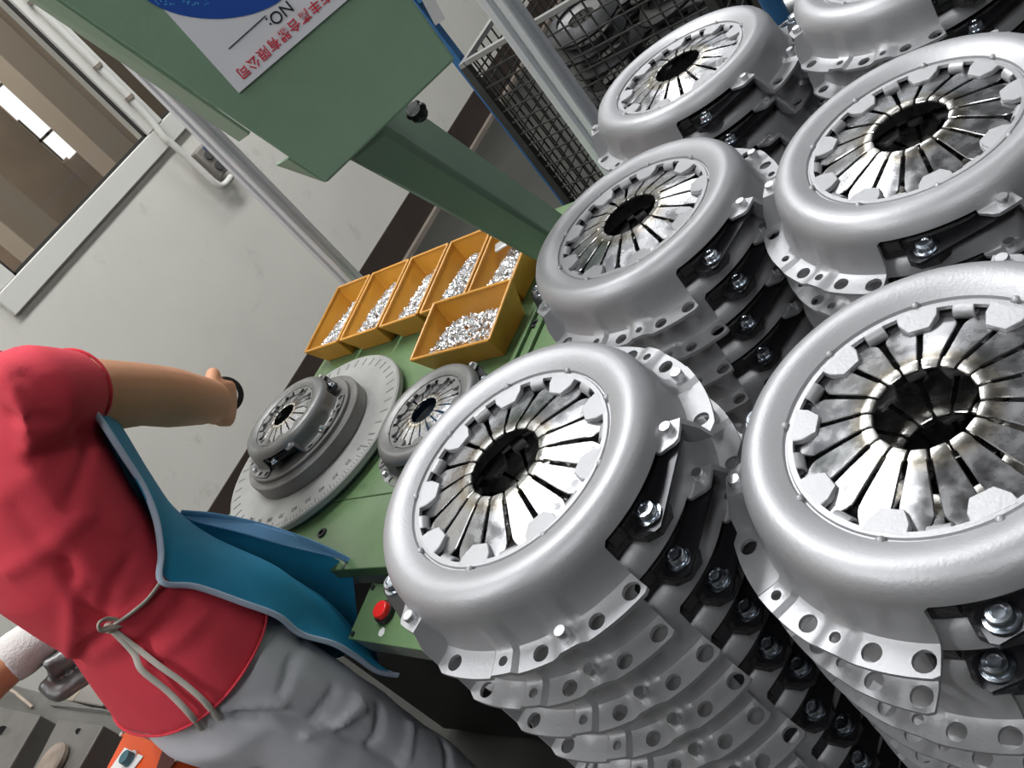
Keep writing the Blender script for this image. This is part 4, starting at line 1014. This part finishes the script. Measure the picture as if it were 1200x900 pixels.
# the casting held in that hand
cst = empty('dark_casting', PY(75, 800, 1.72), 'dark grey bracket-shaped metal casting held over the bench', 'casting')
cp = [PY(56, 786, 1.73), PY(75, 775, 1.72), PY(95, 765, 1.71), PY(114, 776, 1.70)]
mb = MB().tube(catmull(cp, 4), [.030] * 13, 12, .6)
mb.tube(catmull([PY(52, 800, 1.74), PY(68, 812, 1.72), PY(88, 800, 1.71), PY(108, 785, 1.70)], 4), [.016] * 13, 10)
remeshed(mb, 'casting_body', 'steel', .005, 2, cst, [('c', .03, .006)])
MB().cyl(PY(102, 781, 1.67), PY(103, 779, 1.655), .008, n=12).build('boss', 'zinc', cst)

# ------------------------------------------------------------------ bench behind the worker
BZ = .76
bA, bB = PZ(0, 798, BZ), PZ(243, 867, BZ); print('bench', bA, bB)
bn = empty('work_bench', (bA + bB) / 2 - Vector((.25, 0, BZ)), 'worn dark steel work bench behind the worker in red', 'bench')
ev = (bB - bA).normalized(); iv = Vector((-abs(ev.y), ev.x * (1 if ev.y < 0 else -1), 0))
if iv.x > 0: iv = -iv
iv = (iv - ev * iv.dot(ev)).normalized()
bA2 = bA - ev * .12; Wb = .52
def slab(q, z1, h): return MB().hexa([Vector((p.x, p.y, z1 - h)) for p in q] + [Vector((p.x, p.y, z1)) for p in q])
slab([bA2, bA2 + iv * Wb, bB + iv * Wb, bB], BZ, .035).build('bench_top', 'bench', bn, bevel=.003)
for c in (bA2 + iv * .05 + ev * .05, bA2 + iv * (Wb - .05) + ev * .05, bB + iv * .05 - ev * .05, bB + iv * (Wb - .05) - ev * .05): MB().box((c.x, c.y, (BZ - .035) / 2), (.05, .05, BZ - .035)).build('leg', 'dark', bn)
def blockpx(name, quad, z1, h, m_, label, cat, **kw):
    q = [PZ(*p, z1) for p in quad]; c = sum(q, Vector()) / 4
    t = empty(name, (c.x, c.y, z1 - h), label, cat); o = slab(q, z1, h).build('block_body' if name != 'orange_control_box' else 'case', m_, t, smooth=0, bevel=.003); return t, c
t, c = blockpx('fixture_block', [(-60, 815), (-95, 900), (2, 915), (47, 838)], .815, .055, 'block', 'large machined steel block on the bench by the pale cable', 'block')
MB().cyl(PZ(3, 856, .815), PZ(3, 856, .818), .010, n=12).build('hole_plug', 'dark', t)
t, c = blockpx('fixture_block', [(68, 843), (36, 905), (84, 915), (121, 850)], .815, .055, 'block', 'smaller machined steel block with a round hole beside the orange box', 'block')
MB().cyl(PZ(92, 857, .815), PZ(92, 857, .8165), .006, n=12).build('hole_plug', 'dark', t)
p = PZ(57, 893, .83); t = empty('rusty_disc', (p.x, p.y, .8155), 'mottled rusty round casting resting on the smaller steel block', 'casting')
MB().lathe([(0, 0), (.036, 0), (.040, .004), (.040, .012), (.036, .016), (.012, .017), (0, .015)], (p.x, p.y, .8155), 28).build('disc_body', 'rust', t)
t, c = blockpx('orange_control_box', [(147, 856), (118, 912), (182, 925), (212, 880)], .845, .085, 'orange', 'orange control box with a round dial on the bench', 'control box')
MB().hexa([PZ(*p_, z_) for z_ in (.8452, .847) for p_ in ((146, 876), (128, 902), (150, 910), (168, 886))]).build('dial_label', 'white', t, smooth=0)
pd = PZ(153, 891, .847); kb = MB().cyl((pd.x, pd.y, .847), (pd.x, pd.y, .862), .0125, .0115, 24).build('dial_knob', 'teal', t, bevel=.001)
MB().lathe([(.0125, .847), (.0165, .847), (.0165, .850), (.0125, .850)], (pd.x, pd.y, 0), 24).build('dial_ring', 'zinc', t)
MB().hexa([PZ(*p_, z_) for z_ in (.8452, .849) for p_ in ((194, 872), (191, 879), (212, 886), (215, 880))]).build('edge_strip', 'tan', t, smooth=0)
MB().hexa([PZ(*p_, z_) for z_ in (.8452, .848) for p_ in ((190, 880), (178, 915), (184, 922), (211, 884))]).build('side_cover', 'maroon', t, smooth=0)
for px, py in ((143, 861), (208, 890)): q = PZ(px, py, .846); MB().cyl((q.x, q.y, .845), (q.x, q.y, .849), .004, n=10).build('screw', 'zinc', t)
def cable(name, pts, r, m_, label):
    o = MB().tube(catmull(pts, 6), r, 8).build(name, m_, None, 80); tag(o, label, 'cable')
cable('cable', [PZ(-30, 800, .80), PZ(10, 808, .79), PZ(25, 818, .78), PZ(38, 829, .765)], .004, 'tan', 'short pale cream cable lying by the large steel block')
cable('cable', [PZ(60, 826, .765), PZ(90, 829, .768), PZ(120, 832, .768), PZ(140, 838, .766), PZ(153, 842, .765)], .0026, 'steel', 'thin grey wire lying along the bench edge')
cable('cable', [PZ(208, 892, .80), PZ(230, 882, .80), PZ(262, 885, .70), PZ(300, 897, .5), PZ(330, 920, .3)], .0035, 'black', 'black cable hanging from the orange control box')
q = [PZ(*p_, .66) for p_ in ((48, 815), (119, 828), (139, 792), (90, 770))]; c = sum(q, Vector()) / 4
t = empty('carton', (c.x, c.y, 0), 'grey-brown carton standing on the floor behind the bench', 'carton')
slab(q, .66, .655).build('carton_body', 'box', t, smooth=0, bevel=.004)
MB().hexa([q[i].lerp(q[j], f) + Vector((0, 0, z_)) for z_ in (.0005, .001) for i, j, f in ((0, 1, .45), (0, 1, .55), (3, 2, .55), (3, 2, .45))]).build('tape', 'tan', t, smooth=0)
